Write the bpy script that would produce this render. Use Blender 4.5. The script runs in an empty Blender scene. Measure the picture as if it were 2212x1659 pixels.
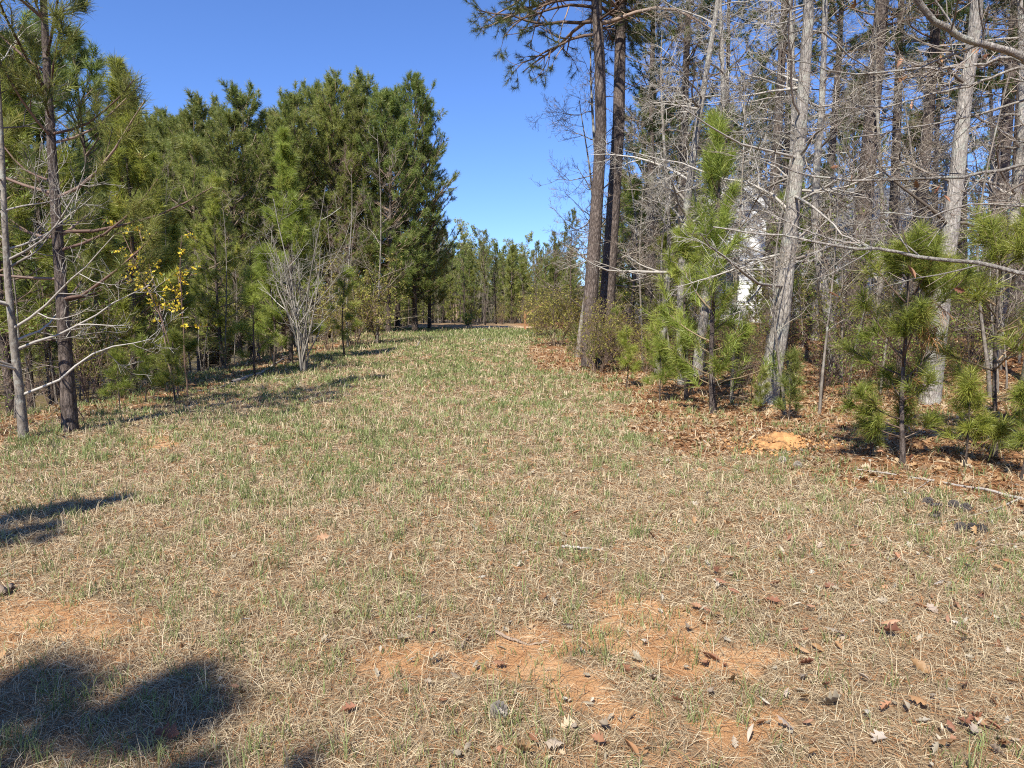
import bpy, math
import numpy as np

rng = np.random.default_rng(11)
C = bpy.context.scene.collection
SC = bpy.context.scene
F, CX, CY, HZ = 1500.0, 1106.0, 829.5, 690.0      # photo measured at 2212 x 1659
PITCH = math.atan((CY - HZ) / F)

# ------------------------------------------------------------------ noise and terrain
def sstep(a, b, x):
    t = np.clip((x - a) / (b - a), 0, 1)
    return t * t * (3 - 2 * t)

def vnoise(x, y, seed=0):
    xi, yi = np.floor(x).astype(np.int64), np.floor(y).astype(np.int64)
    fx, fy = x - xi, y - yi
    fx, fy = fx * fx * (3 - 2 * fx), fy * fy * (3 - 2 * fy)
    def h(a, b):
        n = (a * 374761393 + b * 668265263 + seed * 974634541) & 0xFFFFFFFF
        n = ((n ^ (n >> 13)) * 1274126177) & 0xFFFFFFFF
        return ((n ^ (n >> 16)) & 0xFFFF) / 65535.0
    return (h(xi, yi) * (1 - fx) + h(xi + 1, yi) * fx) * (1 - fy) + (h(xi, yi + 1) * (1 - fx) + h(xi + 1, yi + 1) * fx) * fy

def fbm(x, y, seed=0, oct=4):
    s, a, t = 0, 1.0, 0
    for k in range(oct):
        s = s + a * vnoise(x * 2 ** k + 17.3 * k, y * 2 ** k + 9.1 * k, seed + k); t += a; a *= .5
    return s / t

POND_Z = -2.25
def H(x, y):
    x, y = np.asarray(x, float), np.asarray(y, float)
    s = .95 * sstep(7, 44, y) + .34 * sstep(44, 60, y)
    d = np.maximum(0, -7.2 - x)
    bank = sstep(0, 13, d) * sstep(100, 72, y) * sstep(-6, 10, y)
    h = s * (1 - bank) - 3.0 * bank
    r = np.maximum(0, x - 3.2)
    h = h + 1.9 * (1 - np.exp(-r * .05)) * sstep(1, 9, y)
    rr_ = np.hypot(x, y)
    h = h + sstep(92, 170, rr_) * (7.5 - 4.5 * sstep(10, 60, x))
    h = h + .10 * (fbm(x * .35, y * .35, 3) - .5) + .035 * (fbm(x * 2.1, y * 2.1, 5) - .5)
    return h

CAM = np.array([0, 0, 1.6 + float(H(0., 0.))])
def ray(u, v):
    a, b = (u - CX) / F, -(v - CY) / F
    return np.array([a, math.cos(PITCH) + math.sin(PITCH) * b, -math.sin(PITCH) + math.cos(PITCH) * b])
def G(u, v):
    """ground point under a pixel of the photo"""
    d = ray(u, v)
    t = np.concatenate([np.arange(1, 30, .02), np.arange(30, 160, .1)])
    p = CAM + d[None] * t[:, None]
    k = np.argmax(p[:, 2] < H(p[:, 0], p[:, 1]))
    return p[k] if p[k, 2] < H(p[k, 0], p[k, 1]) else p[-1]
def at(u, y):
    """ground point at depth y on the photo's column u"""
    x = (u - CX) / F * y
    return np.array([x, y, float(H(x, y))])
def px(u, v, y):
    d = ray(u, v)
    return CAM + d * (y / d[1])

# ------------------------------------------------------------------ materials
def nmat(name):
    m = bpy.data.materials.new(name); m.use_nodes = True
    nt = m.node_tree; nt.nodes.clear()
    out = nt.nodes.new('ShaderNodeOutputMaterial')
    def N(t, **kw):
        n = nt.nodes.new('ShaderNode' + t)
        for k, v in kw.items():
            if k in n.inputs: n.inputs[k].default_value = v
            else: setattr(n, k, v)
        return n
    L = nt.links.new
    return m, out, N, L
def ramp(N, stops, interp='LINEAR'):
    r = N('ValToRGB'); e = r.color_ramp; e.interpolation = interp
    while len(e.elements) < len(stops): e.elements.new(.5)
    for k, (p, c) in enumerate(stops):
        e.elements[k].position = p; e.elements[k].color = (*c, 1)
    return r

def leafmat(name, stops, trans=.3, rough=.5, spec=.25, var=.25, tcol=None):
    m, out, N, L = nmat(name)
    a = N('Attribute', attribute_name='rnd'); r = ramp(N, stops); L(a.outputs['Fac'], r.inputs[0])
    oi = N('ObjectInfo'); mr = N('MapRange'); L(oi.outputs['Random'], mr.inputs[0])
    mr.inputs[3].default_value = 1 - var; mr.inputs[4].default_value = 1 + var
    mh = N('MapRange'); mlt = N('Math', operation='FRACT'); mm = N('Math', operation='MULTIPLY'); mm.inputs[1].default_value = 7.31
    L(oi.outputs['Random'], mm.inputs[0]); L(mm.outputs[0], mlt.inputs[0]); L(mlt.outputs[0], mh.inputs[0])
    mh.inputs[3].default_value = .5 - .025 * var / .25; mh.inputs[4].default_value = .5 + .02 * var / .25
    hs = N('HueSaturation'); L(r.outputs[0], hs.inputs['Color']); L(mr.outputs[0], hs.inputs['Value']); L(mh.outputs[0], hs.inputs['Hue'])
    p = N('BsdfPrincipled', Roughness=rough); p.inputs['Specular IOR Level'].default_value = spec
    L(hs.outputs[0], p.inputs['Base Color'])
    if trans > 0:
        t = N('BsdfTranslucent'); L(hs.outputs[0], t.inputs['Color'])
        mx = N('MixShader'); mx.inputs[0].default_value = trans
        L(p.outputs[0], mx.inputs[1]); L(t.outputs[0], mx.inputs[2]); L(mx.outputs[0], out.inputs[0])
    else:
        L(p.outputs[0], out.inputs[0])
    return m

def barkmat(name, dark, mid, light, scale=(22, 22, 5), bump=.6, lichen=None):
    m, out, N, L = nmat(name)
    tc = N('TexCoord'); mp = N('Mapping'); mp.inputs['Scale'].default_value = scale
    L(tc.outputs['Object'], mp.inputs[0])
    n0 = N('TexNoise', Scale=1.6, Detail=3.0); L(mp.outputs[0], n0.inputs[0])
    mxv = N('MixRGB', blend_type='ADD'); mxv.inputs[0].default_value = .55; L(mp.outputs[0], mxv.inputs[1]); L(n0.outputs['Color'], mxv.inputs[2])
    vo = N('TexVoronoi', feature='DISTANCE_TO_EDGE', Scale=1.0); L(mxv.outputs[0], vo.inputs['Vector'])
    no = N('TexNoise', Scale=3.2, Detail=5.0, Roughness=.65); L(mp.outputs[0], no.inputs[0])
    r = ramp(N, [(.0, dark), (.16, mid), (.6, light)]); 
    ad = N('Math', operation='MULTIPLY_ADD'); L(no.outputs['Fac'], ad.inputs[0]); ad.inputs[1].default_value = .9
    mul = N('Math', operation='MULTIPLY'); L(vo.outputs['Distance'], mul.inputs[0]); mul.inputs[1].default_value = 1.3
    sub = N('Math', operation='SUBTRACT'); L(mul.outputs[0], sub.inputs[0]); sub.inputs[1].default_value = .25
    L(sub.outputs[0], ad.inputs[2]); L(ad.outputs[0], r.inputs[0])
    col = r.outputs[0]
    nb = N('TexNoise', Scale=1.1, Detail=4.0); L(tc.outputs['Object'], nb.inputs[0])
    rb = ramp(N, [(.35, (.72, .72, .72)), (.65, (1.2, 1.2, 1.2))]); L(nb.outputs['Fac'], rb.inputs[0])
    mu = N('MixRGB', blend_type='MULTIPLY'); mu.inputs[0].default_value = 1; L(col, mu.inputs[1]); L(rb.outputs[0], mu.inputs[2]); col = mu.outputs[0]
    if lichen:
        nl = N('TexNoise', Scale=4.5, Detail=5.0, Roughness=.7); L(tc.outputs['Object'], nl.inputs[0])
        rl = ramp(N, [(.52, (0, 0, 0)), (.62, (.75, .75, .75))]); L(nl.outputs['Fac'], rl.inputs[0])
        ml = N('MixRGB'); L(rl.outputs[0], ml.inputs[0]); L(col, ml.inputs[1]); ml.inputs[2].default_value = (*lichen, 1); col = ml.outputs[0]
    p = N('BsdfPrincipled', Roughness=.9); p.inputs['Specular IOR Level'].default_value = .15
    L(col, p.inputs['Base Color'])
    b = N('Bump', Strength=bump, Distance=.03); L(ad.outputs[0], b.inputs['Height']); L(b.outputs[0], p.inputs['Normal'])
    L(p.outputs[0], out.inputs[0])
    return m

def plain(name, col, rough=.8, noise=.2, scale=8., bump=0., spec=.3, stretch=(1, 1, 1)):
    m, out, N, L = nmat(name)
    tc = N('TexCoord'); mp = N('Mapping'); mp.inputs['Scale'].default_value = stretch; L(tc.outputs['Object'], mp.inputs[0])
    no = N('TexNoise', Scale=scale, Detail=5.0, Roughness=.65); L(mp.outputs[0], no.inputs[0])
    lo = tuple(c * (1 - noise) for c in col); hi = tuple(min(1, c * (1 + noise)) for c in col)
    r = ramp(N, [(.3, lo), (.7, hi)]); L(no.outputs['Fac'], r.inputs[0])
    p = N('BsdfPrincipled', Roughness=rough); p.inputs['Specular IOR Level'].default_value = spec
    L(r.outputs[0], p.inputs['Base Color'])
    if bump:
        b = N('Bump', Strength=bump, Distance=.03); L(no.outputs['Fac'], b.inputs['Height']); L(b.outputs[0], p.inputs['Normal'])
    L(p.outputs[0], out.inputs[0])
    return m

M = {}
M['needle'] = leafmat('pine needles', [(0, (.085, .12, .028)), (.45, (.19, .235, .052)), (.8, (.34, .37, .10)), (1, (.42, .37, .14))], .5, .42, .4, .2)
M['needle_young'] = leafmat('young pine needles', [(0, (.12, .155, .030)), (.45, (.25, .30, .050)), (.85, (.43, .46, .105)), (.95, (.46, .38, .15)), (1, (.34, .20, .09))], .48, .42, .35, .15)
M['needle_dead'] = leafmat('dead pine needles', [(0, (.25, .11, .04)), (.6, (.36, .18, .07)), (1, (.45, .28, .12))], .3, .6, .2, .1)
M['needle_dark'] = leafmat('high pine needles', [(0, (.040, .072, .020)), (.5, (.085, .122, .030)), (1, (.17, .19, .055))], .28, .42, .3, .2)
M['bud'] = leafmat('budding leaves', [(0, (.20, .26, .07)), (.6, (.34, .39, .14)), (1, (.46, .46, .22))], .4, .5, .2, .2)
M['olive'] = leafmat('olive shrub leaves', [(0, (.22, .21, .045)), (.5, (.38, .36, .08)), (.85, (.52, .46, .13)), (1, (.40, .24, .09))], .5, .5, .25, .15)
M['fresh'] = leafmat('fresh spring leaves', [(0, (.14, .20, .035)), (1, (.34, .42, .09))], .4, .5, .25, .1)
M['yellow'] = leafmat('yellow flowers', [(0, (.55, .40, .03)), (1, (.85, .66, .08))], .35, .6, .2, .05)
M['white'] = leafmat('white blossom', [(0, (.65, .65, .55)), (1, (.85, .85, .78))], .35, .6, .2, .05)
M['deadleaf'] = leafmat('dead oak leaf', [(0, (.17, .085, .04)), (.4, (.30, .155, .075)), (.75, (.42, .25, .13)), (1, (.50, .38, .25))], .22, .55, .3, .2)
M['paleleaf'] = leafmat('bleached leaf', [(0, (.28, .22, .15)), (.5, (.40, .33, .24)), (1, (.52, .46, .37))], .2, .55, .3, .15)
M['bark_pine'] = barkmat('pine bark', (.018, .014, .012), (.066, .050, .041), (.17, .135, .112), (15, 15, 5), 1.0)
M['bark_dark'] = barkmat('dark pine bark', (.018, .014, .012), (.06, .044, .035), (.15, .118, .095), (19, 19, 6), .8)
M['bark_oak'] = barkmat('oak bark', (.06, .05, .042), (.24, .21, .175), (.42, .38, .325), (24, 24, 6), 1.0, (.38, .38, .31))
M['bark_grey'] = barkmat('smooth grey bark', (.065, .055, .044), (.155, .13, .105), (.26, .225, .18), (11, 11, 6), .4, (.32, .32, .27))
M['twig'] = leafmat('grey twigs', [(0, (.085, .065, .046)), (.5, (.19, .155, .115)), (1, (.36, .31, .245))], 0, .75, .2, .15)
M['twig_white'] = leafmat('pale lichened twigs', [(0, (.17, .15, .12)), (.6, (.31, .28, .23)), (1, (.45, .42, .36))], 0, .75, .2, .1)
M['twig_brown'] = leafmat('brown twigs', [(0, (.075, .05, .036)), (.6, (.17, .115, .08)), (1, (.27, .20, .145))], 0, .75, .2, .15)
M['twig_olive'] = leafmat('pine shoots', [(0, (.09, .07, .04)), (1, (.26, .19, .11))], 0, .75, .2, .1)
M['straw'] = leafmat('dry grass', [(0, (.19, .14, .085)), (.3, (.38, .29, .17)), (.62, (.53, .42, .26)), (.86, (.66, .56, .37)), (.9, (.36, .17, .07)), (1, (.48, .25, .11))], .25, .6, .2, 0)
M['green'] = leafmat('green grass', [(0, (.13, .165, .05)), (.5, (.235, .28, .095)), (1, (.38, .40, .17))], .38, .5, .3, 0)
M['stick'] = plain('weathered stick', (.25, .185, .13), .85, .35, 14, .3)
M['stick_pale'] = plain('pale fallen branch', (.34, .30, .255), .85, .25, 14, .3)
M['cone'] = plain('pine cone scales', (.10, .085, .075), .8, .4, 30, .2)
M['cone_pale'] = plain('pale pine cone scales', (.30, .26, .21), .8, .4, 30, .2)
M['clay'] = plain('orange sandy clay', (.44, .235, .095), .95, .35, 9, 1.0, .1)
M['siding'] = plain('white siding', (.74, .74, .72), .6, .06, 3, 0)
M['trim'] = plain('white trim', (.80, .80, .78), .5, .03, 3, 0)
M['shingle'] = plain('grey roof shingles', (.20, .20, .205), .9, .3, 22, .3, .2, (1, 1, 3))
M['glass'] = plain('dark window glass', (.03, .035, .04), .08, .2, 2, 0, .6)
M['post'] = plain('rusty brown post', (.30, .15, .075), .85, .35, 9, .3, .2, (1, 1, .3))
M['sand'] = plain('pale sandy track', (.50, .36, .22), .95, .35, 3.0, .6, .1)

# ground ----------------------------------------------------------------
m, out, N, L = nmat('forest clearing ground')
tc = N('TexCoord')
n1 = N('TexNoise', Scale=38., Detail=8., Roughness=.75); L(tc.outputs['Object'], n1.inputs[0])
n2 = N('TexNoise', Scale=4.5, Detail=6., Roughness=.7); L(tc.outputs['Object'], n2.inputs[0])
n3 = N('TexNoise', Scale=130., Detail=4., Roughness=.7); L(tc.outputs['Object'], n3.inputs[0])
thatch = ramp(N, [(.28, (.085, .052, .028)), (.45, (.25, .16, .085)), (.58, (.40, .275, .155)), (.75, (.52, .39, .24))]); L(n1.outputs['Fac'], thatch.inputs[0])
clayc = ramp(N, [(.25, (.38, .19, .08)), (.5, (.56, .315, .145)), (.75, (.68, .44, .235))]); L(n2.outputs['Fac'], clayc.inputs[0])
litc = ramp(N, [(.28, (.11, .055, .028)), (.5, (.27, .135, .065)), (.7, (.40, .225, .115))]); L(n1.outputs['Fac'], litc.inputs[0])
bankc = ramp(N, [(.3, (.05, .038, .024)), (.7, (.14, .11, .065))]); L(n1.outputs['Fac'], bankc.inputs[0])
def maskmix(prev, attr, colour, lo=.38, hi=.62, k=.7):
    a = N('Attribute', attribute_name=attr)
    s = N('Math', operation='MULTIPLY_ADD'); L(n1.outputs['Fac'], s.inputs[0]); s.inputs[1].default_value = k
    sb = N('Math', operation='SUBTRACT'); L(a.outputs['Fac'], sb.inputs[0]); sb.inputs[1].default_value = k * .5
    L(sb.outputs[0], s.inputs[2])
    r = N('MapRange'); L(s.outputs[0], r.inputs[0]); r.inputs[1].default_value = lo; r.inputs[2].default_value = hi
    mx = N('MixRGB'); L(r.outputs[0], mx.inputs[0]); L(prev, mx.inputs[1]); L(colour, mx.inputs[2])
    return mx.outputs[0]
c = maskmix(thatch.outputs[0], 'litter', litc.outputs[0])
c = maskmix(c, 'bank', bankc.outputs[0])
c = maskmix(c, 'clay', clayc.outputs[0])
fine = ramp(N, [(.3, (.72, .72, .72)), (.7, (1.22, 1.22, 1.22))]); L(n3.outputs['Fac'], fine.inputs[0])
mu = N('MixRGB', blend_type='MULTIPLY'); mu.inputs[0].default_value = .8; L(c, mu.inputs[1]); L(fine.outputs[0], mu.inputs[2])
p = N('BsdfPrincipled', Roughness=.95); p.inputs['Specular IOR Level'].default_value = .1
L(mu.outputs[0], p.inputs['Base Color'])
hsum = N('Math', operation='ADD'); L(n1.outputs['Fac'], hsum.inputs[0]); L(n3.outputs['Fac'], hsum.inputs[1])
b = N('Bump', Strength=.7, Distance=.03); L(hsum.outputs[0], b.inputs['Height']); L(b.outputs[0], p.inputs['Normal'])
L(p.outputs[0], out.inputs[0]); M['ground'] = m

m, out, N, L = nmat('muddy pond water')
tc = N('TexCoord'); no = N('TexNoise', Scale=1.2, Detail=3.); L(tc.outputs['Object'], no.inputs[0])
p = N('BsdfPrincipled', Roughness=.55); p.inputs['Specular IOR Level'].default_value = .03; p.inputs['Base Color'].default_value = (.13, .10, .045, 1)
b = N('Bump', Strength=.12, Distance=.1); L(no.outputs['Fac'], b.inputs['Height']); L(b.outputs[0], p.inputs['Normal'])
L(p.outputs[0], out.inputs[0]); M['pond'] = m

# ------------------------------------------------------------------ mesh builder
def nrm(a):
    return a / np.maximum(np.linalg.norm(a, axis=-1, keepdims=True), 1e-9)

class MB:
    def __init__(s): s.V, s.T, s.Q, s.r, s.n = [], [], [], [], 0
    def _add(s, V, r):
        V = V.reshape(-1, 3); o = s.n; s.V.append(V); s.r.append(np.broadcast_to(r, (len(V),)).astype(np.float32)); s.n += len(V); return o
    def tris(s, V, r):           # V (N,3,3) r (N,)
        o = s._add(V, np.repeat(r, 3)); s.T.append(o + np.arange(len(V) * 3).reshape(-1, 3))
    def ribbons(s, A, B, T, W, r):   # root A, middle B, tip T, half width vector W
        n = len(A); V = np.stack([A - W, A + W, B + W * .85, B - W * .85, T], 1)
        o = s._add(V, np.repeat(r, 5)); i = o + np.arange(n)[:, None] * 5
        s.Q.append(i + np.array([0, 1, 2, 3])); s.T.append(i + np.array([3, 2, 4]))
    def tubes(s, P, Rd, n=5, r=None):  # P (B,K,3), Rd (B,K)
        B, K = P.shape[:2]
        if B == 0: return
        T = np.empty_like(P); T[:, 1:-1] = P[:, 2:] - P[:, :-2]; T[:, 0] = P[:, 1] - P[:, 0]; T[:, -1] = P[:, -1] - P[:, -2]
        T = nrm(T); mean = nrm(P[:, -1] - P[:, 0])
        ref = np.where(np.abs(mean[:, 2:3]) > .8, np.array([[1., 0, 0]]), np.array([[0, 0, 1.]]))
        U = nrm(np.cross(T, ref[:, None])); W = np.cross(T, U)
        a = np.arange(n) / n * 2 * np.pi
        V = P[:, :, None] + Rd[:, :, None, None] * (np.cos(a)[None, None, :, None] * U[:, :, None] + np.sin(a)[None, None, :, None] * W[:, :, None])
        if r is None: r = rng.random(B)
        o = s._add(V, np.repeat(np.broadcast_to(r, (B,)), K * n))
        i = np.arange(n); j = (i + 1) % n
        f = np.stack([i, j, j + n, i + n], 1)[None] + (np.arange(K - 1) * n)[:, None, None]
        f = f.reshape(-1, 4)[None] + (o + np.arange(B) * K * n)[:, None, None]
        s.Q.append(f.reshape(-1, 4))
    def mesh(s, name, mat, smooth=True):
        me = bpy.data.meshes.new(name)
        V = np.concatenate(s.V).astype(np.float32); T = np.concatenate(s.T).astype(np.int32) if s.T else np.zeros((0, 3), np.int32)
        Q = np.concatenate(s.Q).astype(np.int32) if s.Q else np.zeros((0, 4), np.int32)
        me.vertices.add(len(V)); me.vertices.foreach_set('co', V.ravel())
        lo = np.concatenate([T.ravel(), Q.ravel()]); me.loops.add(len(lo)); me.loops.foreach_set('vertex_index', lo)
        st = np.concatenate([np.arange(len(T)) * 3, len(T) * 3 + np.arange(len(Q)) * 4]).astype(np.int32)
        me.polygons.add(len(st)); me.polygons.foreach_set('loop_start', st)
        if smooth: me.polygons.foreach_set('use_smooth', np.ones(len(st), bool))
        me.update(calc_edges=True)
        at_ = me.attributes.new('rnd', 'FLOAT', 'POINT'); at_.data.foreach_set('value', np.concatenate(s.r))
        me.materials.append(M[mat]); return me

def joined(name, pairs):
    """several builders as one mesh with one material slot each"""
    a = MB(); cnt = []
    for mb, mat in pairs:
        o = a.n; a.V += mb.V; a.r += mb.r; a.n += mb.n; a.T += [t + o for t in mb.T]; a.Q += [q + o for q in mb.Q]
        cnt.append((sum(map(len, mb.T)), sum(map(len, mb.Q)), mat))
    me = a.mesh(name, pairs[0][1])
    for mb, mat in pairs[1:]: me.materials.append(M[mat])
    ix = np.concatenate([np.full(c[0], k) for k, c in enumerate(cnt)] + [np.full(c[1], k) for k, c in enumerate(cnt)]).astype(np.int32)
    me.polygons.foreach_set('material_index', ix); return me

def obj(name, me, parent=None):
    o = bpy.data.objects.new(name, me); C.objects.link(o)
    if parent: o.parent = parent
    return o
def tag(o, label=None, cat=None, group=None, kind=None):
    if label: o['label'] = label
    if cat: o['category'] = cat
    if group: o['group'] = group
    if kind: o['kind'] = kind
    return o
def place(proto, name, label, cat, loc, rz=0, sc=1., group=None, tilt=(0, 0), szk=1.):
    """a thing from a prototype: {part name: mesh or list of meshes}"""
    o = bpy.data.objects.new(name, None); C.objects.link(o); o.empty_display_size = .2
    o.location = loc; o.rotation_euler = (tilt[0], tilt[1], rz); o.scale = (sc, sc, sc * szk)
    tag(o, label, cat, group)
    for k, me in proto.items():
        for mm in (me if isinstance(me, list) else [me]): obj(k, mm, o)
    return o

# ------------------------------------------------------------------ growing things
def grow(P0, D, Ln, K, wig, up=0.):
    B = len(P0); pts = [P0]; d = nrm(D); st = (Ln / (K - 1))[:, None]
    for k in range(1, K):
        d = nrm(d + wig * rng.normal(size=(B, 3)) + np.array([0, 0, up / K])); pts.append(pts[-1] + d * st)
    return np.stack(pts, 1)
def along(P, t, i):
    K = P.shape[1]; f = t * (K - 1); k = np.clip(f.astype(int), 0, K - 2); f = (f - k)[:, None]
    return P[i, k] * (1 - f) + P[i, k + 1] * f, nrm(P[i, k + 1] - P[i, k])
def perp(T, flat=0.):
    v = rng.normal(size=T.shape); v[:, 2] *= (1 - flat)
    return nrm(v - T * (v * T).sum(-1, keepdims=True))
def sprout(P, Rd, n, t0, t1, a0, a1, l0, l1, K, wig, up, flat=0., rk=.55, taper=.25, rmin=.0):
    """n children on every branch of P"""
    B = len(P); i = np.repeat(np.arange(B), n); t = t0 + (t1 - t0) * rng.random(B * n)
    p, T = along(P, t, i); al = np.radians(a0 + (a1 - a0) * rng.random(B * n))[:, None]
    d = np.cos(al) * T + np.sin(al) * perp(T, flat)
    Ln = (l0 + (l1 - l0) * rng.random(B * n)) * (1.15 - .6 * t)
    K0 = P.shape[1]; f = np.clip((t * (K0 - 1)).astype(int), 0, K0 - 1); rad = np.maximum(Rd[i, f] * rk, rmin)
    Q = grow(p, d, Ln, K, wig, up)
    return Q, rad[:, None] * (1 - (1 - taper) * np.linspace(0, 1, K))[None], i
def needles(mb, Cn, A, n, ln, w, spread=(15, 70), lt=.16, droop=.18, two=False):
    T = len(Cn); i = np.repeat(np.arange(T), n); N_ = T * n; a = A[i]
    fi = np.radians(spread[0] + (spread[1] - spread[0]) * rng.random(N_))[:, None]
    d = np.cos(fi) * a + np.sin(fi) * perp(a)
    L_ = (ln * (.65 + .45 * rng.random(N_)))[:, None]
    root = Cn[i] - a * (lt * rng.random(N_))[:, None]
    tip = root + d * L_ - np.array([0, 0, 1]) * L_ * droop * (.4 + rng.random((N_, 1)))
    wv = perp(d) * (w * .5)
    r = np.clip(.15 + .7 * np.repeat(rng.random(T), n) * .75 + .35 * rng.random(N_), 0, 1)
    if two:
        mid = root + d * L_ * .55 - np.array([0, 0, 1]) * L_ * droop * .12
        mb.ribbons(root, mid, tip, wv, r)
    else:
        mb.tris(np.stack([root - wv, root + wv, tip], 1), r)

def trunk_path(h, wob, lean=(0, 0), K=14):
    z = np.linspace(0, 1, K); a, b = rng.random(2) * 6.28
    x = lean[0] * z + wob * (np.sin(z * 5 + a) - math.sin(a)) ; y = lean[1] * z + wob * (np.sin(z * 4.3 + b) - math.sin(b))
    return np.stack([x, y, z * h - .15 * (z == 0)], 1)[None]
def trunk_tube(mb, P, r0, r1, n=12, flare=.35, pw=.85):
    K = P.shape[1]; z = np.linspace(0, 1, K)
    R = r1 + (r0 - r1) * (1 - z) ** pw + r0 * flare * np.exp(-z * K * .55)
    mb.tubes(P, R[None], n, .5); return R[None]

def pine(h, cb, r0, Lmax, whorl=.55, nb=5, nsub=5, ntuft=2, nn=40, ln=.2, w=.006, mat='needle', bark='bark_pine', e0=5, e1=55, prof='cone',
         wob=.06, lean=(0, 0), dead=0, two=False, upk=.5, n=12, lt=.16, droop=.18, limb='twig_brown', dead_needles=None, spread=(15, 70)):
    tb, lb, nd = MB(), MB(), MB()
    P = trunk_path(h, wob, lean); trunk_tube(tb, P, r0, .008 + r0 * .06, n)
    zs = np.arange(cb, h * .97, whorl); z = np.repeat(zs, nb) + rng.normal(size=len(zs) * nb) * whorl * .22
    z = np.clip(z, .1, h * .98); s = np.clip((z - cb) / (h - cb), 0, 1)
    if prof == 'cone': Lb = Lmax * (1 - s) ** .75 * (.75 + .25 * np.minimum(1, s * 5))
    elif prof == 'oval': Lb = Lmax * np.sin(np.pi * np.clip(.18 + .80 * s, 0, 1)) ** .8
    else: Lb = Lmax * np.sqrt(np.clip(1 - (s * .98) ** 2.2, .02, 1)) * (.6 + .4 * np.minimum(1, s * 3))
    Lb = np.maximum(Lb * (.65 + .55 * rng.random(len(z))), .22)
    p, T = along(P, np.clip(z / h, 0, .995), np.zeros(len(z), int))
    az = rng.random(len(z)) * 6.283 ; e = np.radians(e0 + (e1 - e0) * s + rng.normal(size=len(z)) * 9)
    D = np.stack([np.cos(az) * np.cos(e), np.sin(az) * np.cos(e), np.sin(e)], 1)
    Bp = grow(p, D, Lb, 6, .07, upk)
    rb = np.maximum(.005, np.minimum(.011 * Lb + .004, r0 * .4))
    Br = rb[:, None] * np.linspace(1, .3, 6)[None]
    lb.tubes(Bp, Br, 5)
    Sp, Sr, i = sprout(Bp, Br, nsub, .28, .95, 28, 60, .30 * Lmax * .5, .30 * Lmax, 4, .09, upk * .8, .55, .6, .4)
    k = np.minimum(1, Lb[i] / (Lmax * .8)); Sp = Sp[:, :1] + (Sp - Sp[:, :1]) * (.35 + .65 * k)[:, None, None]
    lb.tubes(Sp, Sr, 3)
    Cs, As = [], []
    for q in range(ntuft):
        t = np.full(len(Sp), 1.0) if q == 0 else .35 + .6 * rng.random(len(Sp))
        c, T = along(Sp, t, np.arange(len(Sp))); Cs.append(c); As.append(T)
    c, T = along(Bp, np.full(len(Bp), 1.), np.arange(len(Bp))); Cs.append(c); As.append(T)
    c, T = along(Bp, .6 + .35 * rng.random(len(Bp)), np.arange(len(Bp))); Cs.append(c); As.append(T)
    top = P[0, -1]; Cs.append(top + np.array([[0, 0, .0], [0, 0, -.12], [0, 0, -.25]])); As.append(np.tile([[0, 0, 1.]], (3, 1)))
    Cn = np.concatenate(Cs); A = nrm(np.concatenate(As) + np.array([0, 0, .25]))
    if dead_needles:
        sel = dead_needles(Cn); dd = MB(); needles(dd, Cn[sel], nrm(A[sel] * .5 - np.array([0, 0, .6])), nn * 2 // 5, ln * .85, w, (10, 80), lt * 1.5, .45, two)
        Cn, A = Cn[~sel], A[~sel]
    needles(nd, Cn, A, nn, ln, w, spread, lt, droop, two)
    wood = [(tb, bark), (lb, limb)]
    out = {'foliage': nd.mesh('pine_needles', mat, False)}
    if dead_needles: out['dead_foliage'] = dd.mesh('pine_dead_needles', 'needle_dead', False)
    if dead:
        db = MB(); zz = cb * (.15 + .85 * rng.random(dead)); p, T = along(P, zz / h, np.zeros(dead, int)); az = rng.random(dead) * 6.283
        D = np.stack([np.cos(az), np.sin(az), rng.normal(size=dead) * .25 + .1], 1)
        Q = grow(p, D, Lmax * (.25 + .5 * rng.random(dead)), 6, .14, 0.); Qr = (.006 + .006 * rng.random(dead))[:, None] * np.linspace(1, .35, 6)[None]
        db.tubes(Q, Qr, 4); S, Sr, _ = sprout(Q, Qr, 4, .3, .95, 30, 65, .12 * Lmax, .3 * Lmax, 4, .15, 0., .3, .6, .4, .0025); db.tubes(S, Sr, 3)
        wood.append((db, 'twig'))
    out['trunk'] = joined('pine_trunk', wood)
    return out

def leaves_on(mb, P, n, size, t0=.2, t1=1.):
    B = len(P); i = np.repeat(np.arange(B), n); p, T = along(P, t0 + (t1 - t0) * rng.random(B * n), i)
    d = nrm(T * .4 + perp(T)); s = perp(d) ; L_ = (size * (.6 + .8 * rng.random(B * n)))[:, None]
    p = p + .2 * L_ * perp(T)
    a, b2 = p + d * L_ * .5 + s * L_ * .32, p + d * L_ * .5 - s * L_ * .32
    V = np.stack([p, a, p + d * L_, b2], 1); o = mb._add(V, np.repeat(rng.random(B * n), 4))
    mb.Q.append(o + np.arange(B * n)[:, None] * 4 + np.arange(4))

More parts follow.
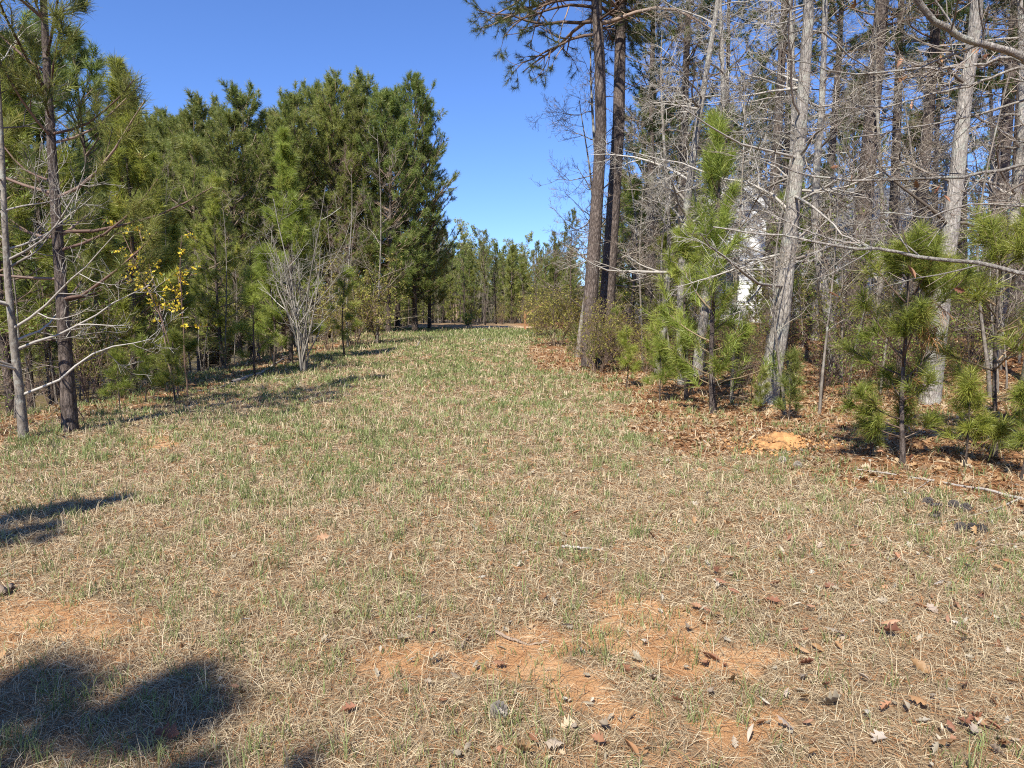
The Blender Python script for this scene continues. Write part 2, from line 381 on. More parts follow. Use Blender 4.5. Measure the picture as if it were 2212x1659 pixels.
def bare(P, r0, r1, n1=24, L1=(1., 2.6), n2=6, L2=(.5, 1.3), n3=5, L3=(.2, .6), n4=0, L4=(.1, .3), t0=.25, bark='bark_oak', twig='twig', a1=(50, 95),
         wig=.14, up=.3, n=12, flare=.35, rmin=.004, leaf=None, lnum=3, lsize=.04, lkey='leaves', rk=.4, n1r=None):
    """a leafless tree on the trunk polyline P (1,K,3): trunk, limbs, twigs"""
    tb, lb, tw = MB(), MB(), MB()
    R = trunk_tube(tb, P, r0, r1, n, flare)
    B1, R1, _ = sprout(P, R, n1, t0, 1., a1[0], a1[1], L1[0] * 1.3, L1[1] * 1.3, 8, wig, up, .35, rk, .22, rmin * 1.6)
    R1 = np.minimum(R1, r0 * .38)
    lb.tubes(B1, R1, 6)
    B2, R2, _ = sprout(B1, R1, n2, .2, 1., 30, 70, *L2, 6, wig * 1.2, up, .2, .6, .35, rmin)
    lb.tubes(B2, R2, 4)
    B3, R3, _ = sprout(B2, R2, n3, .15, 1., 28, 65, *L3, 4, wig * 1.2, up, .0, .65, .5, rmin * .75)
    tw.tubes(B3, R3, 3)
    last = B3
    if n4:
        B4, R4, _ = sprout(B3, R3, n4, .2, 1., 28, 65, *L4, 3, wig, up, 0., .7, .6, rmin * .6); tw.tubes(B4, R4, 3); last = B4
    out = {'trunk': joined('bare_trunk', [(tb, bark), (lb, twig)]), 'crown': tw.mesh('bare_twigs', twig)}
    if leaf:
        lf = MB(); leaves_on(lf, last, lnum, lsize); out[lkey] = lf.mesh('bare_leaves', leaf, False)
    return out

def shrub(ns, h, spread, n2=6, n3=5, twig='twig_brown', leaf=None, lnum=3, lsize=.035, r=.012, wig=.1, up=.3, lkey='leaves', n4=0):
    sb, lf = MB(), MB()
    az = rng.random(ns) * 6.283; rr = spread * (.25 + .75 * rng.random(ns)); D = np.stack([np.cos(az) * rr, np.sin(az) * rr, np.full(ns, 1.)], 1)
    P0 = np.stack([np.cos(az) * .06, np.sin(az) * .06, np.full(ns, -.05)], 1) * np.array([1 + spread, 1 + spread, 1])
    S = grow(P0, D, h * (.6 + .5 * rng.random(ns)), 8, wig, up); Sr = (r * (.6 + .6 * rng.random(ns)))[:, None] * np.linspace(1, .25, 8)[None]
    sb.tubes(S, Sr, 5)
    B2, R2, _ = sprout(S, Sr, n2, .15, 1., 25, 65, h * .18, h * .42, 5, wig * 1.2, up, 0., .6, .4, .003); sb.tubes(B2, R2, 4)
    B3, R3, _ = sprout(B2, R2, n3, .2, 1., 30, 70, h * .06, h * .18, 3, wig, up, 0., .7, .5, .0025); sb.tubes(B3, R3, 3)
    last = B3
    if n4:
        last, R4, _ = sprout(B3, R3, n4, .2, 1., 30, 70, h * .04, h * .1, 3, wig, up, 0., .7, .5, .002); sb.tubes(last, R4, 3)
    out = {'stems': sb.mesh('shrub_stems', twig)}
    if leaf: leaves_on(lf, last, lnum, lsize); out[lkey] = lf.mesh('shrub_leaves', leaf, False)
    return out

# ================================================================== the setting
CLAY = [(1330, 1335, .42, .8), (1200, 1420, .55, .75), (1480, 1450, .5, .8), (1560, 1520, .3, .7), (880, 1420, .3, .55), (40, 1430, .6, .9), (330, 955, .9, .55),
        (620, 965, .7, .4), (60, 960, .8, .4), (1280, 900, .9, .3), (1300, 1490, .45, .55), (930, 1390, .3, .45), (1650, 1500, .25, .6), (690, 1210, .4, .3), (1020, 1440, .3, .6),
        (1050, 1060, .6, .25), (780, 1005, .9, .3), (1450, 1075, .5, .3)]
CLAY = [(*G(u, v)[:2], r, a) for u, v, r, a in CLAY]
def f_clay(x, y):
    s = np.zeros_like(x)
    for cx, cy, r, a in CLAY:
        s = np.maximum(s, a * np.exp(-(((x - cx) / (r * 1.3)) ** 2 + ((y - cy) / (r * 1.0)) ** 2)))
    n = fbm(x * 1.3, y * 1.3, 21)
    s = s * (.15 + 1.5 * sstep(.3, .7, fbm(x * 3.1, y * 3.1, 23))) * (.6 + .7 * n) + .30 * sstep(.60, .78, n) * sstep(46, 20, y) * sstep(-8.5, -7, x)
    s = s + .6 * sstep(-2.0, -4.5, x + fbm(x * .5, y * .5, 77) * 2) * sstep(33, 38, y) * sstep(56, 50, y)
    return np.clip(s, 0, 1)
def f_litter(x, y):
    n = fbm(x * .9, y * .9, 31)
    edge = 3.0 + np.maximum(0, 7.5 - y) * .55 - 1.6 * sstep(12, 24, y) - 1.0 * sstep(6.5, 9, y)
    a = sstep(-.6, .9, x - edge + (n - .5) * 2.4)
    a = np.maximum(a, .75 * sstep(-6.0, -7.2, x + (n - .5) * 2.0) * sstep(36, 28, y))
    return np.clip(a * .95 + .12 * sstep(.5, .75, n), 0, 1)
def f_bank(x, y):
    return np.clip(sstep(-8.2, -10, x + (fbm(x * .8, y * .8, 41) - .5) * 2) , 0, 1) * sstep(100, 90, y) + sstep(56, 64, y) * .8 * (x > -8.2)
def f_green(x, y):
    n = fbm(x * .55, y * .55, 51); n2 = fbm(x * 2.6, y * 2.6, 52)
    g = .35 + 1.1 * sstep(.38, .7, n) * sstep(.3, .65, n2)
    g = g * (1 - .9 * f_litter(x, y)) * (1 - .55 * f_clay(x, y)) * (1 - f_bank(x, y))
    g = g + 2.2 * np.exp(-(((x + .9) / 3.4) ** 2 + ((y - 37) / 4.) ** 2))
    return g

na = 900
rad = np.concatenate([[.0], .35 * 1.0205 ** np.arange(0, 352)])
rad = rad[rad < 420]; nr = len(rad)
A_, R_ = np.meshgrid(np.arange(na) / na * 2 * np.pi, rad, indexing='xy')
gx, gy = (R_ * np.sin(A_)).ravel(), (R_ * np.cos(A_)).ravel()
gz = H(gx, gy)
rough = .022 * (fbm(gx * 6, gy * 6, 61, 3) - .5) * sstep(60, 10, np.hypot(gx, gy)); gz = gz + rough
me = bpy.data.meshes.new('ground')
ii = (np.arange(nr - 1) * na)[:, None] + np.arange(na)[None]; jj = (np.arange(nr - 1) * na)[:, None] + (np.arange(na) + 1)[None] % na
Q = np.stack([ii, jj, jj + na, ii + na], -1).reshape(-1, 4)[:, ::-1].astype(np.int32)
me.vertices.add(len(gx)); me.vertices.foreach_set('co', np.stack([gx, gy, gz], 1).astype(np.float32).ravel())
me.loops.add(Q.size); me.loops.foreach_set('vertex_index', Q.ravel()); me.polygons.add(len(Q)); me.polygons.foreach_set('loop_start', (np.arange(len(Q)) * 4).astype(np.int32))
me.polygons.foreach_set('use_smooth', np.ones(len(Q), bool)); me.update(calc_edges=True)
for nm, fn in (('clay', f_clay), ('litter', f_litter), ('bank', f_bank)):
    a = me.attributes.new(nm, 'FLOAT', 'POINT'); a.data.foreach_set('value', fn(gx, gy).astype(np.float32))
me.materials.append(M['ground'])
tag(obj('ground', me), kind='structure')

def sheet(name, pts, mat, dz):
    """a strip given by left / right edge points, laid on the terrain"""
    V = []; Fc = []
    for k, (l, r) in enumerate(pts):
        for q in range(9):
            p = np.array(l) * (1 - q / 8) + np.array(r) * q / 8; V.append((p[0], p[1], float(H(p[0], p[1])) + dz))
    for k in range(len(pts) - 1):
        for q in range(8): Fc.append((k * 9 + q, k * 9 + q + 1, k * 9 + q + 10, k * 9 + q + 9))
    m_ = bpy.data.meshes.new(name); m_.from_pydata(V, [], Fc); m_.update(); m_.materials.append(M[mat])
    return tag(obj(name, m_), kind='structure')
tr = [((-9 + .7 * k + .25 * math.sin(k * 1.7), 52.5 - .17 * k + .5 * math.sin(k * 1.3)), (-9 + .7 * k + .2 * math.sin(k), 46.6 + .12 * k + .6 * math.sin(k * 2.1))) for k in range(8, 19)]
sheet('dirt_track', tr[::-1], 'sand', .05)
m_ = bpy.data.meshes.new('pond')
m_.from_pydata([(-140, 4, POND_Z), (-11, 4, POND_Z), (-11, 100, POND_Z), (-140, 100, POND_Z)], [], [(0, 1, 2, 3)]); m_.materials.append(M['pond'])
tag(obj('pond', m_), kind='structure')

# ------------------------------------------------------------------ ground cover
def region(y0, y1, dens, xl=-1e9, xr=1e9, k=.80, pad=.9):
    n = int(dens * (y1 - y0) * (k * (y0 + y1) + 2 * pad)); y = np.sqrt(y0 ** 2 + (y1 ** 2 - y0 ** 2) * rng.random(n)); x = (rng.random(n) * 2 - 1) * (k * y + pad)
    s = (x > xl) & (x < xr); return x[s], y[s]
def ribbon_field(mb, x, y, ln, lift, w, lie=True, rlo=0., rhi=1., clump=None):
    n = len(x); z = H(x, y); A = np.stack([x, y, z + (.0 if not lie else .004)], 1)
    az = rng.random(n) * 6.283
    L_ = ln * (.5 + .8 * rng.random(n)); d = np.stack([np.cos(az), np.sin(az), np.zeros(n)], 1)
    up = np.array([0, 0, 1.])
    if lie:
        hgt = lift * rng.random(n) ** 1.5; B = A + d * (L_ * .5)[:, None] + up * hgt[:, None]
        side = np.stack([-np.sin(az), np.cos(az), np.zeros(n)], 1)
        T = A + d * (L_ * .95)[:, None] + side * (L_ * .3 * rng.normal(size=n))[:, None] + up * (hgt * rng.random(n) * .7)[:, None]
        W = nrm(side + up * rng.normal(size=(n, 1)) * .6) * (w * .5)[:, None]
    else:
        lean = .15 + .55 * rng.random(n); B = A + d * (L_ * .4 * lean)[:, None] + up * (L_ * .55)[:, None]
        T = A + d * (L_ * lean * 1.2)[:, None] + up * (L_ * (1.05 - .5 * lean))[:, None]
        az2 = rng.random(n) * 6.283; W = np.stack([np.cos(az2), np.sin(az2), np.zeros(n)], 1) * (w * .5)[:, None]
    mb.ribbons(A, B, T, W, rlo + (rhi - rlo) * rng.random(n))

straw, green = MB(), MB()
for y0, y1, dn in ((1.3, 4, 5200), (4, 7, 3300), (7, 12, 1400), (12, 20, 560), (20, 33, 220), (33, 45, 95), (45, 49, 40)):
    x, y = region(y0, y1, dn, -9.5, 9)
    cov = (1 - .72 * sstep(.2, .65, f_clay(x, y))) * (1 - .55 * f_bank(x, y)) * (.55 + .45 * sstep(.3, .5, fbm(x * 3, y * 3, 71))) * (1 - .8 * sstep(.2, .8, f_litter(x, y)))
    s = rng.random(len(x)) < cov; x, y = x[s], y[s]
    w = np.maximum(.0021, .00078 * y); ln = .10 + .005 * y
    ribbon_field(straw, x, y, ln, .034 + .0011 * y, w, True)
    x, y = region(y0, y1, dn * .075, -9.0, 8.5)           # standing dry wisps
    s = rng.random(len(x)) < .8 * (1 - f_clay(x, y)) * (1 - .6 * f_bank(x, y)) * (1 - .75 * f_litter(x, y)); x, y = x[s], y[s]
    ribbon_field(straw, x, y, .10 + .0045 * y, 0, np.maximum(.0028, .0009 * y), False, .1, .85)
    # rusty pine needles lying about
    x, y = region(y0, y1, dn * .17, -9.5, 11)
    s = rng.random(len(x)) < .35 + .65 * f_litter(x, y) ; x, y = x[s], y[s]
    ribbon_field(straw, x, y, .2 + .002 * y, .012, np.maximum(.0022, .0007 * y), True, .9, 1.)
tag(obj('dry_grass', straw.mesh('dry_grass', 'straw', False)), kind='stuff')
for y0, y1, dn in ((1.3, 4, 150), (4, 7, 190), (7, 12, 165), (12, 20, 105), (20, 33, 60), (33, 45, 36), (45, 48, 14)):
    x, y = region(y0, y1, dn, -8.5, 8.5)
    s = rng.random(len(x)) < f_green(x, y) * .54; x, y = x[s], y[s]
    k = 5 + rng.integers(0, 9, len(x)); i = np.repeat(np.arange(len(x)), k)
    sp = .02 + .0020 * y[i]; xx, yy = x[i] + rng.normal(size=len(i)) * sp, y[i] + rng.normal(size=len(i)) * sp
    hs = (.055 + .085 * rng.random(len(x)) ** 2)[i] * (1 + .012 * yy)
    r0 = rng.random(len(x))[i]
    n_ = len(green.r); ribbon_field(green, xx, yy, hs, 0, np.maximum(.0036, .00105 * yy), False, 0, 1)
    green.r[n_] = np.clip(green.r[n_] * .5 + .5 * np.repeat(r0, 5).astype(np.float32), 0, 1)
tag(obj('green_grass', green.mesh('green_grass', 'green', False)), kind='stuff')

# leaves -----------------------------------------------------------------
LOBE = np.array([(0, .012), (.14, .07), (.25, .26), (.34, .13), (.49, .40), (.58, .18), (.72, .33), (.84, .12), (1., .015)])
def leaf_shape(lobed, wid, curl, fold, twist):
    o = LOBE if lobed else np.array([(0, 0), (.12, .12), (.28, .27), (.45, .33), (.62, .30), (.78, .20), (.9, .1), (.96, .04), (1., 0)])
    V, Fc = [], []
    for s in (1, 0, -1):
        for t, b in o:
            yy = s * b * wid; a = (t - .4) * curl
            V.append(((t - .4) * math.cos(a * .5), yy * math.cos(fold * abs(s)), abs(yy) * math.sin(fold) * 1.2 + .5 * curl * (t - .4) ** 2 + twist * yy * (t - .4)))
    for q in range(8):
        Fc += [(q, q + 1, 9 + q + 1, 9 + q), (9 + q, 9 + q + 1, 18 + q + 1, 18 + q)]
    return np.array(V), Fc
SHAPES = [leaf_shape(*a) for a in ((1, .9, .9, .45, .6), (1, .8, -.8, -.5, -.8), (1, 1.1, 1.0, .7, .9), (0, .62, .6, .9, .5), (1, 1., .5, .3, 1.3), (0, .5, -.8, -.6, 1.1))]
def leaf_mesh(k, mat):
    V, Fc = SHAPES[k]; V = V.copy(); V[:, 2] -= V[:, 2].min()
    me = bpy.data.meshes.new('fallen_leaf'); me.from_pydata([tuple(v) for v in V], [], [f for f in Fc]); me.update()
    me.polygons.foreach_set('use_smooth', np.ones(len(me.polygons), bool))
    a = me.attributes.new('rnd', 'FLOAT', 'POINT'); a.data.foreach_set('value', np.full(len(V), rng.random() * .9, np.float32))
    me.materials.append(M[mat]); return me
def leaf_stuff(mb, x, y, size, lift=.01, tilt=.5):
    n = len(x)
    for k in range(6):
        s = np.arange(n) % 6 == k; m = s.sum()
        if not m: continue
        V, Fc = SHAPES[k]; az = rng.random(m) * 6.283; tx, ty = rng.normal(size=m) * tilt, rng.normal(size=m) * tilt
        S = size[s][:, None]; vx, vy, vz = V[:, 0] * S, V[:, 1] * S, (V[:, 2] - V[:, 2].mean()) * S
        vz = vz + vx * np.sin(tx)[:, None] + vy * np.sin(ty)[:, None]
        X = vx * np.cos(az)[:, None] - vy * np.sin(az)[:, None] + x[s][:, None]; Y = vx * np.sin(az)[:, None] + vy * np.cos(az)[:, None] + y[s][:, None]
        Z = vz + (H(x[s], y[s]) + lift * (1 + rng.random(m)))[:, None]
        o = mb._add(np.stack([X, Y, Z], -1), np.repeat(rng.random(m), 27))
        mb.Q.append((o + np.arange(m)[:, None, None] * 27 + np.array(Fc)[None]).reshape(-1, 4))
lit = MB()
for y0, y1, dn in ((2, 7, 150), (7, 13, 210), (13, 22, 130), (22, 34, 42)):
    x, y = region(y0, y1, dn, -9, 22)
    s = rng.random(len(x)) < np.clip(f_litter(x, y) * 1.1 - .12, 0, 1) * (1 - .6 * (x < 0)); x, y = x[s], y[s]
    leaf_stuff(lit, x, y, (.04 + .065 * rng.random(len(x)) ** 1.5) * (1 + .012 * y))
for y0, y1, dn in ((1.4, 5, 34), (5, 10, 22), (10, 18, 8)):
    x, y = region(y0, y1, dn, -8, 6)
    s = rng.random(len(x)) < (.12 + .88 * sstep(.48, .66, fbm(x * 1.1, y * 1.1, 83))) * (.35 + .65 * sstep(-2, 3, x)); x, y = x[s], y[s]
    leaf_stuff(lit, x, y, .022 + .05 * rng.random(len(x)) ** 2, .012, .6)
tag(obj('leaf_litter', lit.mesh('leaf_litter', 'deadleaf')), kind='stuff')
bits = MB()
for y0, y1, dn in ((1.5, 5, 30), (5, 10, 20), (10, 20, 6), (20, 34, 2.5)):
    x, y = region(y0, y1, dn, -8, 7)
    s = rng.random(len(x)) < .25 + .75 * sstep(-1.5, 3, x); x, y = x[s], y[s]
    leaf_stuff(bits, x, y, .02 + .045 * rng.random(len(x)), .012)
tag(obj('leaf_fragments', bits.mesh('leaf_fragments', 'paleleaf')), kind='stuff')

def set_leaf(me, x, y, size, label, group):
    o = obj('fallen_leaf', me); o.location = (x, y, float(H(x, y)) + .018 + .02 * rng.random()); o.scale = (size,) * 3
    o.rotation_euler = (rng.normal() * .45, rng.normal() * .45, rng.random() * 6.28)
    return tag(o, label, 'leaf', group)
brown = [leaf_mesh(k % 6, 'deadleaf') for k in range(10)]; pale = [leaf_mesh(k % 6, 'paleleaf') for k in range(8)]
def scatter_leaves(meshes, n, label, group, umin, size):
    c_ = 0
    while c_ < n:
        u = umin + (2230 - umin) * rng.random(); v = 960 + 690 * rng.random() ** 1.1
        p = G(u, v)
        if rng.random() > .25 + .75 * sstep(900, 1900, u): continue
        set_leaf(meshes[c_ % len(meshes)], p[0], p[1], size * (.55 + .9 * rng.random() ** 1.6), label, group); c_ += 1
scatter_leaves(brown, 160, 'dry brown oak leaf lying curled on the short grass of the clearing', 'brown leaves on the clearing', 60, .075)
scatter_leaves(pale, 120, 'bleached pale grey leaf lying on the short grass of the clearing', 'pale leaves on the clearing', 700, .062)
for u, v, s_, lb_ in ((1075, 1450, .07, 'single rust brown leaf beside the curved stick on bare clay'), (700, 1170, .11, 'large folded brown leaf standing out in the grass left of the clearing middle'),
                      (1925, 1363, .11, 'broad tan oak leaf lying flat on the grass at lower right'), (1795, 1380, .095, 'pale grey folded leaf with dark shadow under its edge beside the broad tan leaf'),
                      (2035, 1627, .11, 'dark rust curled leaf at the bottom right corner of the grass'), (350, 1610, .11, 'big brown leaf lying in the large shadow at lower left'),
                      (1790, 1535, .11, 'long bleached leaf curled like a boat on the lower right grass')):
    p = G(u, v); set_leaf((pale if 'pale' in lb_ or 'bleach' in lb_ else brown)[int(u) % 6], p[0], p[1], s_, lb_, None)

# ================================================================== trees
def hero_path(pts, depth, extra=0.):
    P = np.array([px(u, v, depth + extra * k) for k, (u, v) in enumerate(pts)]); base = np.array([P[0, 0], P[0, 1], float(H(P[0, 0], P[0, 1]))])
    P = P - base; P[0, 2] = -.15
    return P[None], base

# --- prototypes
PR = {}
PR['stand'] = [pine(13.4, 1.9, .13, 3.3, .50, 6, 7, 2, 30, .27, .021, 'needle', 'bark_dark', 8, 58, 'dome', .10, dead=14, lt=.28, upk=.9),
               pine(12.6, 1.6, .12, 3.1, .50, 6, 7, 2, 30, .27, .021, 'needle', 'bark_dark', 5, 55, 'oval', .12, dead=14, lt=.28, upk=.9),
               pine(14.0, 2.6, .14, 3.3, .54, 6, 7, 2, 30, .27, .021, 'needle', 'bark_dark', 0, 60, 'dome', .08, dead=16, lt=.28, upk=.9)]
PR['young'] = [pine(6.6, .8, .055, 1.55, .42, 5, 6, 2, 40, .24, .012, 'needle_young', 'bark_dark', 15, 60, 'cone', .05, dead=6, upk=.8, n=8, lt=.22),
               pine(7.6, 1.3, .065, 1.9, .48, 5, 6, 2, 38, .24, .012, 'needle_young', 'bark_dark', 5, 55, 'cone', .07, dead=10, upk=.7, n=8, lt=.22),
               pine(8.6, 1.6, .075, 2.0, .50, 5, 6, 2, 38, .24, .012, 'needle', 'bark_dark', 0, 55, 'oval', .08, dead=12, upk=.7, n=8, lt=.22)]
PR['tall'] = [pine(23, 8.5, .215, 3.4, .8, 4, 8, 2, 30, .23, .016, 'needle_dark', 'bark_pine', -8, 50, 'dome', .10, dead=10, upk=.7, n=14, lt=.2),
              pine(21, 7.0, .19, 3.0, .8, 4, 8, 2, 30, .23, .016, 'needle_dark', 'bark_pine', -10, 50, 'dome', .14, dead=14, upk=.7, n=14, lt=.2)]
PR['far'] = [pine(11.5, 4.2, .10, 1.9, .62, 4, 5, 1, 14, .30, .036, 'needle', 'bark_dark', 0, 55, 'dome', .10, dead=8, n=6, lt=.3, upk=.8),
             pine(10, 3.2, .09, 1.7, .62, 4, 5, 1, 14, .30, .036, 'needle', 'bark_dark', 0, 50, 'oval', .12, dead=8, n=6, lt=.3, upk=.8)]
PR['bare'] = [bare(trunk_path(9.5, .18, (.5, .2)), .085, .012, 26, (.9, 2.3), 6, (.4, 1.1), 6, (.15, .5), 3, (.08, .25), .18, 'bark_grey', 'twig', rmin=.0055),
              bare(trunk_path(11.5, .25, (-.6, .3)), .11, .014, 28, (1.0, 2.6), 6, (.5, 1.2), 6, (.2, .55), 3, (.1, .28), .2, 'bark_oak', 'twig_white', rmin=.0055, up=.1),
              bare(trunk_path(7.5, .2, (.3, -.3)), .06, .010, 24, (.8, 2.0), 6, (.35, .9), 6, (.15, .45), 3, (.08, .22), .15, 'bark_grey', 'twig', rmin=.005)]
PR['farlow'] = [pine(7.5, .7, .07, 1.7, .55, 5, 5, 1, 16, .28, .036, 'needle', 'bark_dark', 8, 55, 'cone', .10, n=6, lt=.3, upk=.8)]
PR['farbare'] = [bare(trunk_path(9, .2), .09, .015, 22, (.9, 2.4), 6, (.5, 1.1), 6, (.25, .6), 0, t0=.25, bark='bark_grey', twig='twig', up=.7, a1=(30, 65), rmin=.012, n=6)]
PR['bud'] = [bare(trunk_path(12, .25), .11, .02, 26, (1.3, 3.2), 6, (.6, 1.4), 6, (.3, .8), 0, t0=.22, bark='bark_grey', twig='twig', up=.9, a1=(25, 55), rmin=.012, n=6, leaf='bud', lnum=8, lsize=.15)]
PR['sapling'] = [bare(trunk_path(4.2, .10), .020, .005, 14, (.4, 1.1), 5, (.2, .5), 3, (.08, .25), 0, t0=.2, bark='bark_grey', twig='twig', a1=(35, 70), n=6, rmin=.0035, rk=.5),
                 bare(trunk_path(3.2, .12), .016, .004, 12, (.4, .9), 5, (.2, .45), 3, (.08, .25), 0, t0=.15, bark='bark_grey', twig='twig_brown', a1=(35, 75), n=6, rmin=.0035, rk=.5, leaf='fresh', lnum=3, lsize=.035),
                 bare(trunk_path(5.5, .14), .028, .006, 16, (.5, 1.4), 5, (.25, .6), 4, (.1, .3), 0, t0=.25, bark='bark_grey', twig='twig', a1=(35, 75), n=6, rmin=.004, rk=.5)]
PR['brush'] = [shrub(9, 2.0, .45, 6, 5, 'twig_brown', 'olive', 4, .040, .010), shrub(8, 1.6, .55, 6, 5, 'twig_brown', 'fresh', 3, .036, .009), shrub(10, 1.3, .7, 6, 4, 'twig_brown', None, r=.008)]
PR['seed'] = [pine(.85, .12, .010, .24, .14, 3, 2, 1, 26, .17, .005, 'needle', 'bark_dark', 30, 70, 'cone', .01, n=6, upk=.6, lt=.08, two=True),
              pine(1.4, .3, .014, .42, .22, 3, 3, 1, 34, .22, .005, 'needle_young', 'bark_dark', 15, 60, 'cone', .03, n=6, upk=.6, lt=.1, droop=.3, two=True),
              pine(2.3, .5, .022, .6, .30, 3, 3, 1, 40, .24, .005, 'needle_young', 'bark_dark', 10, 60, 'cone', .04, n=6, upk=.6, lt=.12, droop=.3, two=True)]

# --- left: the nearest pine, its neighbours
p = G(152, 932)
place(pine(9.0, 2.0, .085, 2.3, .74, 4, 4, 2, 62, .22, .0058, 'needle', 'bark_pine', 2, 52, 'cone', .05, (.1, .1), 7, True, .9, 14, .34, .10, 'twig_brown'),
      'pine_tree', 'tall young pine with dark plated trunk and open branches, nearest on the pond side', 'pine', p, 1.2)
pts = [(52, 948), (44, 860), (30, 740), (17, 610), (10, 480), (4, 330), (-4, 170), (-6, 0), (0, -180)]
P, b_ = hero_path(pts, G(52, 948)[1])
place(bare(P, .052, .014, 26, (.7, 2.0), 5, (.4, 1.1), 5, (.15, .45), 2, (.08, .2), .12, 'bark_grey', 'twig_white', (45, 85), .14, .5, rmin=.0055),
      'bare_tree', 'slim grey barked leafless tree with whitish branches beside the nearest pine', 'tree', b_)
lbl = {(285, 14.5): 'dark slender pine with bright needles between the flowering vine and nearest pine',
       (205, 17.5): 'thin dark pine standing before the pond behind the nearest pine', (18, 12.6): 'dark pine trunk half hidden behind the slim grey leafless tree',
       (110, 15.5): 'bushy green pine just behind the two nearest left trunks', (350, 18.5): 'green young pine behind the yellow flowering vine',
       (-60, 14): 'green pine at the very edge left of the grey leafless tree', (480, 22): 'green young pine behind the dark brush between vine and leafless clump',
       (430, 27): 'slim pine deep behind the flowering vine', (240, 23): 'pine over the pond bank with its crown above the water', (60, 20): 'pine deep behind the grey leafless tree', (330, 30): 'pine by the water far behind the vine'}
for k, ((u, y), lb_) in enumerate(lbl.items()):
    place(PR['young'][1 + k % 2] if k % 4 else PR['young'][0], 'pine_tree', lb_, 'pine', at(u, y), k * 1.7, (1.02, 1.0, 1.12, .95, .9, 1.1, .8, 1.05, 1.1, 1.15, 1.2)[k])
p = G(620, 792)
place(PR['young'][0], 'pine_tree', 'light green young pine rising behind the leafless multi-stemmed clump', 'pine', p + np.array([-.15, .8, 0]), .4, 1.03)
p = G(655, 806)
place(shrub(9, 4.6, .30, 6, 5, 'twig_white', None, r=.032, wig=.10, n4=2), 'bare_shrub', 'leafless multi-stemmed pale clump rising from one stump at the clearing edge', 'shrub', p, .3)
p = G(815, 745)
place(bare(trunk_path(8.4, .10, (.1, .1)), .045, .006, 24, (.7, 1.9), 5, (.25, .7), 4, (.12, .35), 0, t0=.12, bark='bark_grey', twig='twig', a1=(40, 70), up=.6, n=6, rmin=.006),
      'bare_tree', 'tall slender leafless sapling against the dark edge of the pine stand', 'tree', p)
p = G(752, 752)
place(bare(trunk_path(7.0, .12, (.1, .1)), .04, .006, 20, (.6, 1.6), 5, (.25, .6), 4, (.12, .3), 0, t0=.2, bark='bark_grey', twig='twig_brown', a1=(35, 65), up=.6, n=6, rmin=.006),
      'bare_tree', 'reddish thin leafless sapling left of the tall slender one', 'tree', p)
for k, (u, v, s_, lb_) in enumerate(((765, 748, 1.25, 'olive leafed shrub thick with twigs under the two leafless saplings'), (820, 744, 1.1, 'yellowish shrub at the foot of the tall slender sapling'), (710, 757, 1.0, 'twiggy olive shrub between the pale clump and the saplings'))):
    place(shrub(14, 2.7, .42, 7, 6, 'twig_brown', 'olive', 4, .062, .012), 'shrub', lb_, 'shrub', G(u, v), k * 2., s_)
for k, (u, v, lb_) in enumerate(((575, 800, 'dark bushy young pine left of the pale leafless clump'), (735, 775, 'little green pine between the pale clump and the olive shrubs'), (530, 822, 'small dark pine in the brush at the clearing edge'),
                                 (345, 885, 'feathery little pine under the flowering vine at the bank'), (275, 880, 'small pine with a yellowed top near the nearest pine'), (215, 905, 'low green pine seedling right of the nearest trunk'))):
    place(PR['seed'][2] if k < 3 else PR['seed'][1], 'pine_sapling', lb_, 'young pine', G(u, v) + np.array([0, .6, 0]), k * 2.2, (1.5, 1.3, 1.2, 1., .9, .8)[k])
# flowering vine
p = at(385, 13.6); sb, lf, fl = MB(), MB(), MB()
S = grow(np.array([[-.1, 0, -.05], [.12, .05, -.05], [.0, -.1, -.05]]), np.array([[-.05, 0, 1.], [.08, 0, 1], [.02, .05, 1]]), np.array([3.4, 3.2, 3.6]), 10, .07, .3); Sr = np.full((3, 1), .018) * np.linspace(1, .3, 10)[None]
sb.tubes(S, Sr, 6); B2, R2, _ = sprout(S, Sr, 16, .45, 1., 35, 80, .3, .8, 5, .2, -.1, 0, .6, .4, .004); sb.tubes(B2, R2, 4)
leaves_on(lf, B2, 6, .05); leaves_on(fl, B2, 12, .065, .1)
place({'stems': sb.mesh('vine_stems', 'twig_brown'), 'leaves': lf.mesh('vine_leaves', 'fresh', False), 'blossoms': fl.mesh('vine_flowers', 'yellow', False)},
      'flowering_vine', 'thin vine full of small yellow flowers climbing among the left pines', 'vine', p)
k = 0
for x, y, pr, sc_, nm, lb_, g_ in [(-7.6 - 3.2 * rng.random(), 9 + 27 * rng.random(), ('brush', 'sapling', 'brush', 'sapling', 'sapling')[q % 5], .55 + .55 * rng.random(), None, None, None) for q in range(64)]:
    if pr == 'brush': place(PR['brush'][k % 3], 'shrub', 'low twiggy shrub in the brush along the pond bank', 'shrub', (x, y, float(H(x, y))), k, sc_ * 1.0, 'shrubs along the pond bank')
    else: place(PR['sapling'][k % 3], 'sapling', 'thin leafless sapling in the brush along the pond bank', 'sapling', (x, y, float(H(x, y))), k, sc_ * 1.1, 'leafless saplings along the pond bank')
    k += 1

